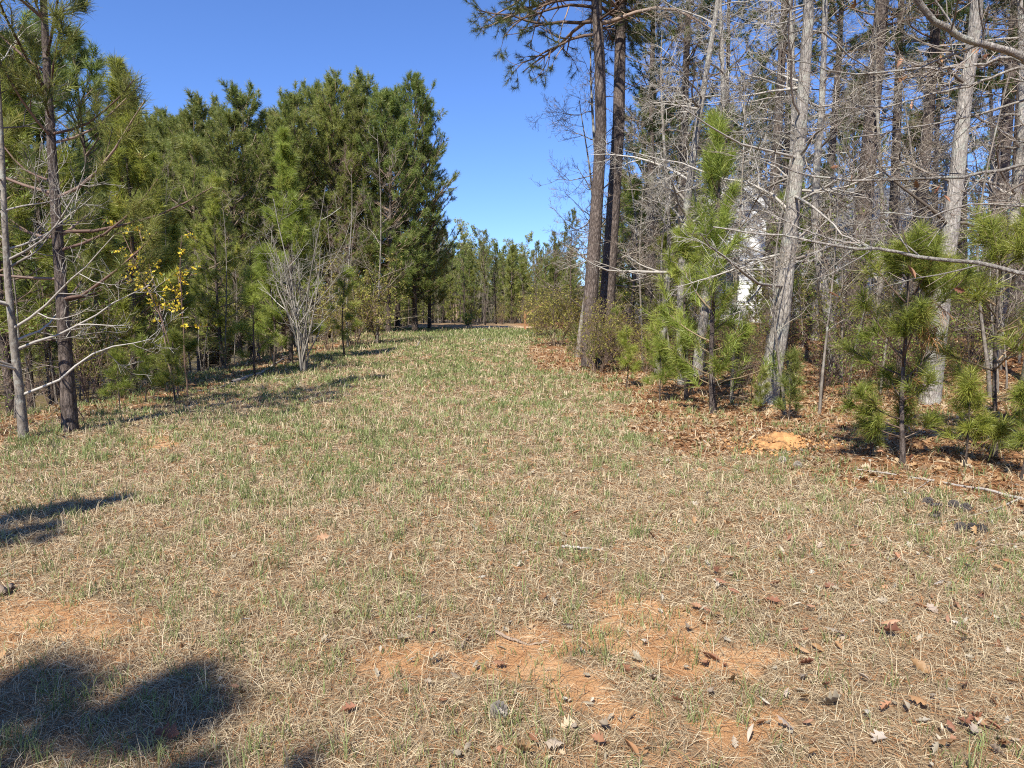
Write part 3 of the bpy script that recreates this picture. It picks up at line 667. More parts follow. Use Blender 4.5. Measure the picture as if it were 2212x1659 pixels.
# --- the dense stand of pines behind the clearing's left edge
STAND = [(520, 33, .92, 1), (615, 43, 1.02, 2), (715, 43, 1.04, 0), (465, 42, 1.18, 2), (375, 43, 1.2, 0), (270, 42, 1.2, 1), (780, 37.5, .96, 1), (898, 40, 1.0, 0), (840, 37, .98, 1), (800, 41, 1.0, 2), (740, 37, .95, 0), (690, 41, 1.02, 2), (640, 36, 1.0, 1), (590, 40, 1.0, 0), (540, 36, .98, 2), (490, 40, 1.0, 1), (440, 36, 1.0, 0), (400, 39, 1.06, 2),
         (350, 34, .98, 1), (300, 38, 1.1, 0), (240, 35, 1.0, 2), (180, 38, .95, 1), (120, 34, .9, 0), (60, 38, 1., 2), (-10, 35, .95, 1), (-80, 38, 1., 0), (860, 46, 1.02, 2), (928, 43, .80, 0), (765, 47, 1.05, 1), (665, 47, 1.06, 0), (565, 46, 1.05, 2), (455, 46, 1.25, 1), (330, 46, 1.25, 0), (210, 46, 1.05, 2), (80, 46, 1.1, 1)]
LS = {7: 'dark green pine ending the tall stand, its branches reaching over the sandy gap', 8: 'dense pine just inside the end of the tall stand', 10: 'pine with a spire like shoot at its top in the middle of the tall stand'}
for k, (u, y, s_, q) in enumerate(STAND):
    p = at(u, y); top = 14.2 * s_
    want = p[2] + top
    place(PR['stand'][q], 'pine_tree', LS.get(k, 'dense green pine in the tall stand on the pond side of the clearing'), 'pine', p, k * 1.1, s_ * 1.0, None if k in LS else 'pines of the tall stand')
# two tall flat crowned pines behind
for u, y, lb_ in ((150, 52, 'mature flat crowned pine rising above the stand behind the nearest pine'), (560, 56, 'mature pine hidden behind the middle of the tall stand')):
    place(PR['tall'][1], 'pine_tree', lb_, 'pine', at(u, y), u, .82)
# --- far wood beyond the end of the clearing
def far(n, x0, x1, y0, y1, pr, nm, label, cat, grp, s0, s1, ok=lambda x, y: True):
    c_ = 0
    while c_ < n:
        x, y = x0 + (x1 - x0) * rng.random(), y0 + (y1 - y0) * rng.random()
        if not ok(x, y): continue
        q = PR[pr]; place(q[c_ % len(q)], nm, label, cat, (x, y, float(H(x, y)) - .05), rng.random() * 6.28, s0 + (s1 - s0) * rng.random(), grp); c_ += 1
inside = lambda x, y: abs(x / y + .02) < .34 or True
far(34, -9, 8, 56, 78, 'far', 'pine_tree', 'slim pine with bare lower trunk in the far wood closing the clearing', 'pine', 'slim pines of the far wood', .5, .70)
far(14, -16, -4, 60, 88, 'farbare', 'bare_tree', 'grey leafless tree in the far wood beyond the sandy gap', 'tree', 'grey leafless trees of the far wood', .7, 1.0)
far(20, -13, 4, 72, 92, 'bud', 'budding_tree', 'tall tree with pale green spring buds rising over the far wood', 'tree', 'budding trees over the far wood', .72, .95)
far(58, -13, 6, 58, 82, 'farlow', 'pine_tree', 'low bushy pine with branches to the ground in the far wood', 'pine', 'low pines of the far wood', .55, 1.0)
far(34, -75, -14, 55, 104, 'far', 'pine_tree', 'dark pine on the far shore of the pond', 'pine', 'pines on the far shore', .9, 1.3)
far(14, 6, 16, 46, 72, 'far', 'pine_tree', 'slim pine behind the bare woods on the house side', 'pine', 'slim pines on the house side', .45, .68)
far(26, -30, 20, 98, 125, 'far', 'pine_tree', 'distant pine at the back of the far wood', 'pine', 'distant pines of the far wood', .45, .7)
far(60, -14, 12, 74, 98, 'far', 'pine_tree', 'bushy pine filling the back of the far wood', 'pine', 'bushy pines of the far wood', .5, .8)
far(70, -10, 9, 54, 74, 'sapling', 'sapling', 'thin pale sapling at the foot of the far wood', 'sapling', 'saplings of the far wood', .5, .95)
far(40, -14, 8, 53, 72, 'brush', 'shrub', 'low brown shrub at the foot of the far wood', 'shrub', 'shrubs of the far wood', .8, 1.3)
for u, y, s_, lb_ in ((1048, 54, .62, 'forked pine standing alone before the far wood at the sandy gap'), (1072, 56, .55, 'thin dark pine beside the forked one at the sandy gap'), (1160, 47, .50, 'green pine closing the clearing beside the leaning post'), (1195, 50, .58, 'full green pine behind the yellowish bush'), (1235, 46, .66, 'pine behind the two big trunks')):
    place(PR['far'][0], 'pine_tree', lb_, 'pine', at(u, y), u, s_)
for u, y, s_ , lb_ in ((1010, 50, .9, 'bright green bush at the left end of the sandy track'),):
    place(shrub(12, 1.2, .5, 6, 5, 'twig_brown', 'fresh', 5, .07, .01), 'shrub', lb_, 'shrub', at(u, y), 0, s_)

# --- right: the pair of big pines
for pts, d_, r_, lb_, sd in (([(1272, 742), (1276, 640), (1284, 520), (1292, 400), (1298, 280), (1296, 140), (1288, 0), (1284, -150), (1280, -330), (1278, -560), (1276, -800)], 19.8, .18, 'big pine with plated bark, slimmer one of the twin trunks by the bare tree', 0),
                             ([(1306, 742), (1312, 640), (1320, 520), (1328, 400), (1336, 280), (1339, 140), (1341, 0), (1344, -150), (1346, -330), (1348, -560), (1350, -800)], 20.8, .205, 'big pine with plated bark, thicker one of the twin trunks by the bare tree', 1)):
    P, b_ = hero_path(pts, d_)
    tb = MB(); R = trunk_tube(tb, P, r_, .09, 16, .25, .7)
    h0 = 9.3 if sd == 0 else 10.5; hh = P[0, -1, 2]
    lb2, nd, db = MB(), MB(), MB()
    zz = h0 + (hh - h0) * rng.random(44) ** 1.2; az = rng.random(44) * 6.283
    if sd == 0: zz[:9] = [9.45, 9.1, 10.0, 10.2, 10.6, 10.9, 11.3, 11.9, 12.4]; az[:9] = [3.1, 2.9, 3.4, 2.7, 3.3, 3.0, 2.8, 3.2, 2.6]
    p, T = along(P, np.interp(zz, P[0, :, 2], np.linspace(0, 1, P.shape[1])), np.zeros(44, int))
    e = np.radians(5 + 25 * (zz - h0) / (hh - h0)); D = np.stack([np.cos(az) * np.cos(e), np.sin(az) * np.cos(e), np.sin(e)], 1)
    Ln = 1.6 + 2.2 * rng.random(44)
    if sd == 0: Ln[:9] = [3.4, 2.6, 3.0, 3.6, 2.8, 3.8, 4.2, 4.6, 5.0]
    Bp = grow(p, D, Ln, 8, .12, -.35); Br = (.014 * Ln + .006)[:, None] * np.linspace(1, .25, 8)[None]; lb2.tubes(Bp, Br, 6)
    Sp, Sr, i = sprout(Bp, Br, 10, .25, 1., 30, 65, .5, 1.5, 5, .14, .1, .4, .55, .4); lb2.tubes(Sp, Sr, 4)
    S2, S2r, _ = sprout(Sp, Sr, 2, .4, 1., 25, 60, .25, .6, 4, .12, .3, 0, .7, .5); lb2.tubes(S2, S2r, 3)
    Cn = np.concatenate([Sp[:, -1], S2[:, -1], S2[:, 2], Bp[:, -1]]); A = nrm(np.concatenate([Sp[:, -1] - Sp[:, -2], S2[:, -1] - S2[:, -2], S2[:, 2] - S2[:, 1], Bp[:, -1] - Bp[:, -2]]) + [0, 0, .01])
    needles(nd, Cn, A, 34, .19, .009, (15, 85), .14, .1)
    dz = 3.5 + 6 * rng.random(8); p, T = along(P, np.interp(dz, P[0, :, 2], np.linspace(0, 1, P.shape[1])), np.zeros(8, int)); az = rng.random(8) * 6.28
    Q_ = grow(p, np.stack([np.cos(az), np.sin(az), np.full(8, .1)], 1), .3 + .9 * rng.random(8), 5, .15, 0); db.tubes(Q_, np.full((8, 1), .016) * np.linspace(1, .4, 5)[None], 5)
    place({'trunk': joined('pine_trunk', [(tb, 'bark_pine'), (lb2, 'twig_brown'), (db, 'twig_brown')]), 'foliage': nd.mesh('pine_needles', 'needle_dark', False)}, 'pine_tree', lb_, 'pine', b_)

# --- right: the oaks in front
d_ = G(1652, 872)[1]
P, b_ = hero_path([(1652, 872), (1668, 800), (1688, 690), (1700, 570), (1714, 440), (1727, 310), (1738, 160), (1746, 40), (1748, -110), (1740, -290), (1735, -480)], d_)
place(bare(P, .14, .05, 34, (1.1, 3.0), 6, (.5, 1.4), 6, (.2, .6), 4, (.1, .3), .26, 'bark_oak', 'twig_white', (60, 100), .17, .05, 16, .5, rmin=.006, rk=.22),
      'oak_tree', 'grey furrowed oak leaning out beside the small pines at the clearing edge', 'oak', b_)
d2 = G(2006, 872)[1]
P, b_ = hero_path([(2006, 872), (2018, 790), (2034, 650), (2054, 490), (2071, 345), (2086, 200), (2106, 60), (2118, -100), (2124, -280), (2120, -480)], d2)
place(bare(P, .125, .06, 22, (1.0, 2.4), 5, (.5, 1.2), 6, (.2, .5), 2, (.1, .28), .28, 'bark_oak', 'twig', (55, 95), .15, .1, 16, .3, rmin=.006, rk=.24),
      'oak_tree', 'grey lichened oak trunk standing behind the browning little pine', 'oak', b_)
P, b_ = hero_path([(1806, 782), (1796, 720), (1782, 640), (1768, 560), (1760, 470), (1764, 360), (1775, 240), (1780, 100), (1784, -60), (1780, -240)], 15.2)
place(bare(P, .105, .04, 20, (.8, 2.2), 5, (.4, 1.1), 5, (.2, .5), 2, (.1, .25), .35, 'bark_oak', 'twig', (50, 90), .15, .2, 12, .3, rmin=.006, rk=.33),
      'bare_tree', 'dark bent trunk between the leaning oak and the lichened oak', 'tree', b_)

# --- the oak out of the picture whose limbs hang in
P, b_ = hero_path([(2640, 1250), (2630, 1000), (2610, 700), (2590, 400), (2570, 120), (2560, -150), (2550, -450)], 5.6)
def limb(pts, d0, d1):
    return np.array([px(u, v, d0 + (d1 - d0) * k / (len(pts) - 1)) for k, (u, v) in enumerate(pts)]) - b_
LIMBS = [([(1940, -60), (1980, 0), (2026, 47), (2073, 78), (2135, 100), (2197, 118), (2300, 190), (2420, 260), (2575, 330)], 5.2, 5.6, .020, .036),
         ([(1700, 128), (1746, 137), (1821, 160), (1889, 162), (1933, 152), (2026, 148), (2120, 141), (2191, 121), (2290, 185)], 6.2, 5.5, .004, .014),
         ([(1760, 238), (1840, 233), (1933, 227), (1995, 208), (2088, 187), (2212, 140), (2300, 190)], 6.0, 5.5, .004, .013),
         ([(1590, 330), (1653, 345), (1746, 379), (1840, 392), (1964, 386), (2057, 383), (2212, 358), (2400, 330), (2590, 400)], 6.6, 5.6, .005, .02),
         ([(1540, 490), (1622, 504), (1715, 513), (1840, 535), (1933, 541), (1995, 558), (2120, 569), (2212, 591), (2400, 610), (2600, 640)], 6.4, 5.6, .006, .026),
         ([(1640, 452), (1700, 479), (1777, 513), (1902, 538)], 6.4, 6.1, .004, .012), ([(1820, 300), (1900, 290), (2000, 270), (2110, 250), (2212, 215), (2400, 230), (2580, 250)], 6.0, 5.6, .004, .016),
         ([(1900, 460), (2000, 470), (2100, 440), (2212, 445), (2400, 430), (2595, 470)], 5.8, 5.6, .004, .016)]
tb, lb2, tw, dl = MB(), MB(), MB(), MB(); trunk_tube(tb, P, .17, .08, 14, .3)
def resample(Q, n):
    d = np.concatenate([[0], np.cumsum(np.linalg.norm(np.diff(Q, axis=0), axis=1))]); t = np.linspace(0, d[-1], n); return np.stack([np.interp(t, d, Q[:, k]) for k in range(3)], 1)
LP = np.stack([resample(limb(a, d0, d1), 26) for a, d0, d1, r0, r1 in LIMBS]); LP[:, 1:-1] += rng.normal(size=LP[:, 1:-1].shape) * .006
LR = np.stack([np.linspace(r0, r1, 26) for a, d0, d1, r0, r1 in LIMBS]); lb2.tubes(LP, LR, 8)
S1, S1r, _ = sprout(LP[:, ::-1], LR[:, ::-1], 11, .3, 1., 25, 60, .3, .95, 6, .08, .1, 0, .42, .4, .003); S1r = np.minimum(S1r, .007); lb2.tubes(S1, S1r, 5)
S2, S2r, _ = sprout(S1, S1r, 6, .15, 1., 25, 60, .1, .35, 4, .09, .1, 0, .6, .5, .002); tw.tubes(S2, S2r, 4)
t_ = place({'trunk': joined('oak_trunk', [(tb, 'bark_oak'), (lb2, 'bark_oak')]), 'crown': tw.mesh('oak_twigs', 'twig')}, 'oak_tree', 'near oak at the frame edge whose thin limbs hold a few dead leaves', 'oak', b_)
for u, v, d_, s_ in ((1942, 133, 6.0, .12), (1951, 166, 6.0, .10), (1967, 226, 5.9, .10), (2035, 124, 5.7, .07), (2082, 108, 5.6, .06), (2110, 108, 5.5, .06), (2126, 118, 5.5, .08), (1800, 360, 6.2, .07), (1841, 382, 6.2, .06), (1980, 395, 5.9, .09), (2028, 408, 5.8, .09), (2043, 428, 5.8, .08), (1850, 6, 6., .11), (1965, 585, 5.8, .14), (1800, 632, 6.2, .12), (2070, 625, 5.8, .09)):
    o = obj('dead_leaf', brown[int(u) % 6], t_); o.location = px(u, v, d_) - b_; o.scale = (s_,) * 3; o.rotation_euler = rng.random(3) * np.array([3, 3, 6]) + np.array([.6, .3, 0])
    o['label'] = 'dry brown leaf still hanging on the oak limb'

# --- right: bare trees, tall pines and undergrowth
for k, (u, y, s_, q, lb_) in enumerate(((1268, 21.5, 1.08, 0, 'leafless tree with a fan of fine twigs reaching into the sky before the twin pines'), (1248, 22.5, 1.1, 2, 'small leafless tree leaning out beside the twin pines toward the clearing'), (1505, 16.5, .95, 1, 'pale trunked leafless tree behind the foreground young pine'), (1420, 17.5, .9, 0, 'leafless tree right of the twin pines with crooked whitish limbs'),
                                (1478, 15.4, .95, 1, 'dense twigged leafless tree behind the left side of the foreground young pine'), (1660, 18.5, 1., 1, 'leafless tree behind the leaning oak'), (1880, 17, .9, 0, 'leafless tree between the two oaks'), (1945, 14.5, .8, 2, 'slim leafless tree just left of the lichened oak'), (2140, 14, .95, 1, 'leafless tree right of the lichened oak'), (2220, 12, .85, 0, 'leafless tree at the far right edge'),
                                (1350, 23, .9, 2, 'leafless tree deep behind the twin pines'), (1512, 23, 1., 0, 'leafless tree before the white gabled house'), (1760, 23, 1.05, 1, 'leafless tree before the grey roof'), (2000, 22, 1., 0, 'leafless tree deep behind the lichened oak'), (2100, 26, 1.05, 1, 'leafless tree far back at right'), (1460, 28, 1., 0, 'leafless tree beside the left end of the house'), (1700, 30, 1., 2, 'leafless tree right before the house eaves'))):
    place(PR['bare'][q], 'bare_tree', lb_, 'tree', at(u, y), 2.1 * k + .5, s_)
TP = [(1835, 18, 1., 0, .055, 'big pine trunk leaning slightly, between the leaning oak and the lichened oak'), (1965, 21, 1., 1, .02, 'big pine trunk left of the lichened oak'), (2135, 20, .95, 0, .0, 'dark big pine trunk right of the lichened oak'), (2185, 17, .9, 1, .015, 'darkest pine trunk near the far right edge'), (2245, 21, 1., 0, .0, 'pine trunk at the far right edge'),
      (1470, 25, .95, 1, .01, 'tall pine with dark needles right of the twin pines'), (1655, 27, 1., 0, .0, 'tall pine standing before the house'), (1760, 29, 1., 1, -.02, 'tall pine behind the bent dark trunk'), (1920, 29, 1., 0, .01, 'tall pine far behind the leaning big trunk'), (2070, 31, 1.05, 1, .0, 'tall pine far behind the lichened oak'),
      (1400, 33, .95, 0, 0, 'tall pine deep behind the thicker twin trunk'), (1540, 36, 1., 1, 0, 'tall pine beyond the young pine'), (2300, 26, 1., 0, 0, 'tall pine past the right edge'), (1690, 38, 1., 0, 0, 'tall pine behind the house'), (2010, 40, 1., 1, 0, 'tall pine behind the grey roof')]
for k, (u, y, s_, q, tl, lb_) in enumerate(TP):
    place(PR['tall'][q], 'pine_tree', lb_, 'pine', at(u, y), k * 1.3, s_, None, (0, tl))
for k, (u, y, s_, lb_) in enumerate(((1700, 22, .8, 'green bushy pine behind the leaning oak'), (1500, 20, .62, 'small green pine behind the foreground young pine'), (1632, 25, .36, 'small green pine before the white house wall'), (1440, 21, .6, 'green pine left behind the foreground young pine'), (1760, 25, .8, 'green pine under the grey roof'), (1370, 27, .85, 'green pine behind the twin trunks'))):
    place(PR['young'][1], 'pine_tree', lb_, 'pine', at(u, y), k * 2., s_)
for k, (u, y, s_, q, lb_) in enumerate(((1395, 34, .8, 0, 'dark full pine in the gap right of the twin pines'), (1450, 38, .95, 1, 'dark full pine behind the left end of the house'), (1640, 46, 1., 2, 'dark full pine rising behind the house ridge'), (1830, 44, 1., 0, 'dark full pine behind the grey roof'),
                                     (1960, 42, .9, 1, 'dark full pine beyond the right end of the house'), (2120, 44, .75, 2, 'full pine far back behind the dark trunks'), (1330, 40, .62, 0, 'full pine low behind the twin pines'), (1560, 48, 1.1, 1, 'full pine beyond the house gable'))):
    place(PR['stand'][q], 'pine_tree', lb_, 'pine', at(u, y), k * 1.4, s_)
k = 0
while k < 190:
    u, y = 1230 + 1100 * rng.random(), 10.5 + 21 * rng.random() ** 1.1; p = at(u, y)
    if p[0] < 3.3 + .6 * rng.random() + .9 * sstep(14, 9, y) or (1535 < u < 1640 and y > 14 and k % 2 == 0): continue
    if k % 2: place(PR['brush'][(k // 2) % 3], 'shrub', 'small leafed brown shrub in the undergrowth of the bare woods', 'shrub', p, k, .6 + .6 * rng.random(), 'undergrowth shrubs of the bare woods')
    else: place(PR['sapling'][(k // 2) % 3], 'sapling', 'thin sapling in the undergrowth of the bare woods', 'sapling', p, k, .6 + .5 * rng.random(), 'saplings of the bare woods')
    k += 1
for u, v, s_, lb_ in ((1208, 750, 1.12, 'wide yellowish olive bush at the right edge of the clearing'), (1262, 750, 1.05, 'olive bush joined to the yellowish one under the twin pines'), (1165, 728, .8, 'low olive bush at the narrow end of the clearing')):
    place(shrub(24, 2.2, .72, 7, 6, 'twig_brown', 'olive', 4, .055, .009, n4=1), 'bush', lb_, 'bush', G(u, v) + np.array([0, .5, 0]), u, s_)
p = G(1388, 800)
place(bare(trunk_path(4.9, .05, (.0, .1)), .030, .012, 9, (.3, .9), 4, (.15, .4), 3, (.1, .2), 0, t0=.4, bark='bark_grey', twig='twig_white', a1=(40, 75), n=8, rmin=.004), 'sapling', 'straight whitish sapling pole left of the foreground young pine', 'sapling', p)
p = G(1282, 760)
place(shrub(4, 1.9, .25, 6, 4, 'twig_white', None, r=.014), 'bare_shrub', 'small pale leafless shrub before the olive bush', 'shrub', p)

for k in range(26):
    u, y = 1290 + 780 * rng.random(), 25 + 8.5 * rng.random()
    place(PR['brush'][k % 2], 'shrub', 'bushy shrub below the house among the bare woods', 'shrub', at(u, y), k, .9 + .5 * rng.random(), 'shrubs below the house')
for k, (u, y, s_, lb_) in enumerate(((1292, 18.2, 1.0, 'olive bush hiding the foot of the slimmer twin pine'), (1345, 18.8, .9, 'olive bush at the foot of the thicker twin pine'), (1400, 18.0, .75, 'yellowish bush right of the twin pines'))):
    place(shrub(18, 2.0, .62, 7, 6, 'twig_brown', 'olive', 3, .045, .009, n4=1), 'bush', lb_, 'bush', at(u, y), u, s_)
# --- right: young pines in front
p = G(1541, 892)
place(pine(4.8, .6, .046, 1.55, .56, 4, 3, 2, 52, .27, .0062, 'needle_young', 'bark_pine', 12, 62, 'cone', .05, (.1, .1), 5, True, .8, 10, .42, .26, 'twig_olive', None, (12, 58)), 'pine_tree', 'foreground young pine with long bright needles in open clumps at the clearing edge', 'pine', p, 2.0)
p = G(1497, 872) + np.array([0, .5, 0])
place(pine(3.6, .5, .034, 1.15, .5, 4, 3, 2, 52, .25, .0065, 'needle_young', 'bark_pine', 12, 60, 'cone', .05, (0, 0), 3, True, .8, 8, .36, .28, 'twig_olive', None, (12, 58)), 'pine_tree', 'smaller young pine crowding the left side of the foreground one', 'pine', p, .7)
p = G(1952, 1002)
place(pine(2.35, .30, .026, .78, .20, 4, 3, 1, 75, .21, .0048, 'needle_young', 'bark_pine', 10, 60, 'oval', .03, (-.12, 0), 0, True, .6, 8, .12, .28, 'twig_brown',
           dead_needles=lambda c: ((c[:, 0] > .15) & (c[:, 2] < 1.8) & (c[:, 2] > .5) & (rng.random(len(c)) < .55)) | ((np.hypot(c[:, 0], c[:, 1]) < .3) & (c[:, 2] < 1.3) & (rng.random(len(c)) < .45))), 'pine_tree', 'little pine with half its needles dead and brown, nearest on the right', 'pine', p, 0)
p = G(2150, 985)
place(pine(2.45, .35, .024, 1.05, .30, 4, 3, 2, 48, .28, .0048, 'needle_young', 'bark_pine', 12, 55, 'oval', .04, (0, 0), 3, True, .5, 8, .14, .34, 'twig_olive'), 'pine_tree', 'drooping long needled young pine at the right edge', 'pine', p, 1.)
for k, (u, v, q, s_, lb_) in enumerate(((1703, 910, 0, 1.0, 'knee high pine seedling right before the leaning oak'), (1352, 838, 1, .95, 'small bright pine between the whitish sapling and the olive bush'), (1425, 872, 1, .9, 'small drooping pine left of the foreground young pine'), (1290, 800, 1, .9, 'small green pine at the foot of the olive bush'),
                                        (1640, 892, 0, .7, 'tiny pine seedling left of the leaning oak'), (2085, 1010, 1, .7, 'small pine between the browning pine and the right edge'), (1600, 838, 1, 1., 'small pine right of the foreground young pine trunk'), (1330, 790, 2, .75, 'slim young pine beside the whitish sapling pole'), (2205, 1040, 1, .7, 'low pine tuft at the right edge on leaf litter'),
                                        (1880, 985, 0, .8, 'tiny seedling left of the browning pine'), (1240, 770, 0, 1., 'tiny pine seedling before the yellowish bush'))):
    place(PR['seed'][q], 'pine_sapling', lb_, 'young pine', G(u, v), k * 1.9, s_)

# --- the trees behind the viewpoint that throw the near shadows
place(PR['young'][2], 'pine_tree', 'pine behind the viewpoint that throws the broad shadow on the near grass', 'pine', (-4.05, -3.7, float(H(-4.05, -3.7))), .3, .88)
place(PR['young'][1], 'pine_tree', 'pine behind the viewpoint, further from the path, shading the lower left grass', 'pine', (-4.7, -3.2, float(H(-4.7, -3.2))), 1.9, .95)
place(PR['young'][1], 'pine_tree', 'second pine behind the viewpoint throwing thin shadows at the left', 'pine', (-5.5, 1.75, float(H(-5.5, 1.75))), 1.3, .70)

# ================================================================== small things
def stick(name, pts, r, mat, label, cat='stick', twigs=()):
    Q = np.array([G(u, v) for u, v in pts]); Q[:, 2] += r * .8 + np.array([.012 * math.sin(2.1 * k) + .01 for k in range(len(Q))])
    b_ = Q[0].copy(); mb = MB(); Q = resample(Q - b_, 16); Q[1:-1] += rng.normal(size=(14, 3)) * r * .35
    mb.tubes(Q[None], np.linspace(1, .45, 16)[None] * r, 7)
    for tp, rr in twigs:
        T = np.array([G(u, v) for u, v in tp]); T[:, 2] += rr + .012; T = resample(T - b_, 10); mb.tubes(T[None], np.linspace(1, .35, 10)[None] * rr, 6)
    o = obj(name, mb.mesh(name, mat)); o.location = b_; return tag(o, label, cat)
stick('stick', [(1070, 1372), (1095, 1387), (1140, 1394), (1185, 1392)], .009, 'stick', 'curved brown stick on the bare orange clay')
stick('stick', [(1215, 1186), (1260, 1192), (1305, 1191)], .010, 'stick_pale', 'short pale straight stick in the middle of the grass')
stick('stick', [(1085, 1160), (1130, 1166), (1180, 1180), (1208, 1188)], .006, 'stick', 'long thin twig ending at the short pale stick')
stick('stick', [(995, 1407), (1005, 1392), (1022, 1375)], .008, 'stick', 'short dark twig left of the curved stick')
stick('fallen_branch', [(2230, 1090), (2140, 1066), (2040, 1046), (1940, 1030), (1850, 1020)], .014, 'stick_pale', 'long pale fallen branch on the leaf litter at the right edge', 'branch', (([(2200, 1083), (2150, 1105), (2060, 1130), (1960, 1140)], .008), ([(2010, 1040), (1975, 1065), (1945, 1085)], .006)))
stick('fallen_branch', [(2220, 1178), (2120, 1186), (2070, 1205)], .007, 'stick', 'thin grey twig at the right edge below the pale branch', 'branch')
stick('fallen_branch', [(500, 830), (560, 812), (600, 785), (640, 765)], .045, 'stick_pale', 'grey fallen log leaning into the pale leafless clump', 'branch', (([(560, 812), (600, 822), (650, 815)], .02), ([(520, 824), (470, 842), (420, 850)], .025)))
stick('stick', [(1245, 1140), (1252, 1128), (1266, 1116)], .006, 'stick', 'forked dark twig standing up in the middle grass')
stick('stick', [(0, 1292), (18, 1284), (30, 1274)], .025, 'stick', 'broken stub of wood at the left edge on the grass')
stick('stick', [(1036, 738), (1062, 735)], .05, 'stick_pale', 'pale pole lying in the green grass near the far crest')
stick('stick', [(900, 752), (905, 742), (912, 728)], .035, 'stick_pale', 'pale broken stick on the reddish ground below the stand')

def cone_mesh(mat):
    mb = MB(); n = 64; k = np.arange(n); t = (k + .5) / n; a = k * 2.39996; rr = np.sin(np.pi * np.clip(.12 + .85 * t, 0, 1)) * .5
    c_ = np.stack([np.cos(a) * rr * .55, np.sin(a) * rr * .55, t - .5], 1); d = nrm(np.stack([np.cos(a), np.sin(a), (t - .35) * .9], 1)); s = nrm(np.cross(d, np.array([[0, 0, 1.]])))
    L_ = (.42 * rr + .08)[:, None]; w = (.24 * rr + .05)[:, None]; V = np.stack([c_, c_ + d * L_ * .6 + s * w, c_ + d * L_, c_ + d * L_ * .6 - s * w], 1)
    o = mb._add(V, np.repeat(rng.random(n), 4)); mb.Q.append(o + np.arange(n)[:, None] * 4 + np.arange(4))
    z = np.linspace(-.5, .5, 8); P = np.stack([0 * z, 0 * z, z], 1)[None]; mb.tubes(P, (np.sin(np.pi * np.clip(.12 + .8 * (z + .5), 0, 1)) * .2)[None], 8)
    return mb.mesh('pine_cone', mat, False)
cm, cp = cone_mesh('cone'), cone_mesh('cone_pale')
for k, (u, v) in enumerate(((2005, 1092), (2022, 1098), (2060, 1098), (2085, 1105), (2020, 1122), (2075, 1148), (2100, 1150), (2120, 1152), (1690, 1000), (1722, 1010))):
    o = obj('pine_cone', cm if k < 8 else cp); o.location = G(u, v) + np.array([0, 0, .03]); o.scale = (.085,) * 3; o.rotation_euler = (1.45, .3 * k, 1.1 * k)
    tag(o, 'dark old pine cone in the scatter below the long pale branch' if k < 8 else ('grey pine cone below the orange dirt mound' if k == 8 else 'grey pine cone right below the orange dirt mound'), 'pine cone', 'dark pine cones by the fallen branch' if k < 8 else None)
o = obj('pine_cone', cp); o.location = G(1078, 1550) + np.array([0, 0, .03]); o.scale = (.075,) * 3; o.rotation_euler = (1.4, .5, .6); tag(o, 'single pale pine cone in the near grass', 'pine cone')

# orange mound
p = G(1683, 962); rr = np.linspace(0, 1, 26); aa = np.arange(64) / 64 * 6.2832; X, Y = np.outer(rr, np.cos(aa)), np.outer(rr, np.sin(aa))
wx, wy = X * .46 + p[0], Y * .40 + p[1]
rn = np.clip(rr[:, None] * (1 + .5 * (fbm(wx * 4 + 9, wy * 4, 95) - .5)), 0, 1.2)
prof = .15 * (1 - sstep(.0, 1., rn)) * (.8 + .5 * fbm(wx * 5, wy * 5, 91)) + .075 * (fbm(wx * 14, wy * 14, 92, 5) - .5) * (1 - rr[:, None] ** 4) - .02 * rr[:, None] ** 4
V = np.stack([wx - p[0], wy - p[1], H(wx, wy) - p[2] + prof], -1).reshape(-1, 3); Fc = [(r_ * 64 + a_, r_ * 64 + (a_ + 1) % 64, (r_ + 1) * 64 + (a_ + 1) % 64, (r_ + 1) * 64 + a_) for r_ in range(25) for a_ in range(64)]
m_ = bpy.data.meshes.new('dirt_mound'); m_.from_pydata([tuple(v) for v in V], [], [f[::-1] for f in Fc]); m_.update(); m_.polygons.foreach_set('use_smooth', np.ones(len(m_.polygons), bool)); m_.materials.append(M['clay'])
o = obj('dirt_mound', m_); o.location = p; tag(o, 'small orange mound of loose dirt before the leaning oak', 'mound')

cl = MB(); n_ = 420; a_ = rng.random(n_) * 6.283; r_ = .12 + .62 * rng.random(n_) ** .8; X_, Y_ = np.cos(a_) * r_ * 1.05, np.sin(a_) * r_ * .9
sz = .006 + .016 * rng.random(n_) ** 3; zz_ = H(X_ + p[0], Y_ + p[1]) - p[2] + .15 * (1 - sstep(0, 1, r_ / .46)) + .01
P_ = np.stack([np.stack([X_ - sz, Y_, zz_], 1), np.stack([X_, Y_ + sz * .3, zz_ + sz * .4], 1), np.stack([X_ + sz, Y_, zz_], 1)], 1); cl.tubes(P_, np.stack([sz * .4, sz, sz * .45], 1), 5)
obj('crumbs', cl.mesh('dirt_crumbs', 'clay', False), o)['kind'] = 'stuff'
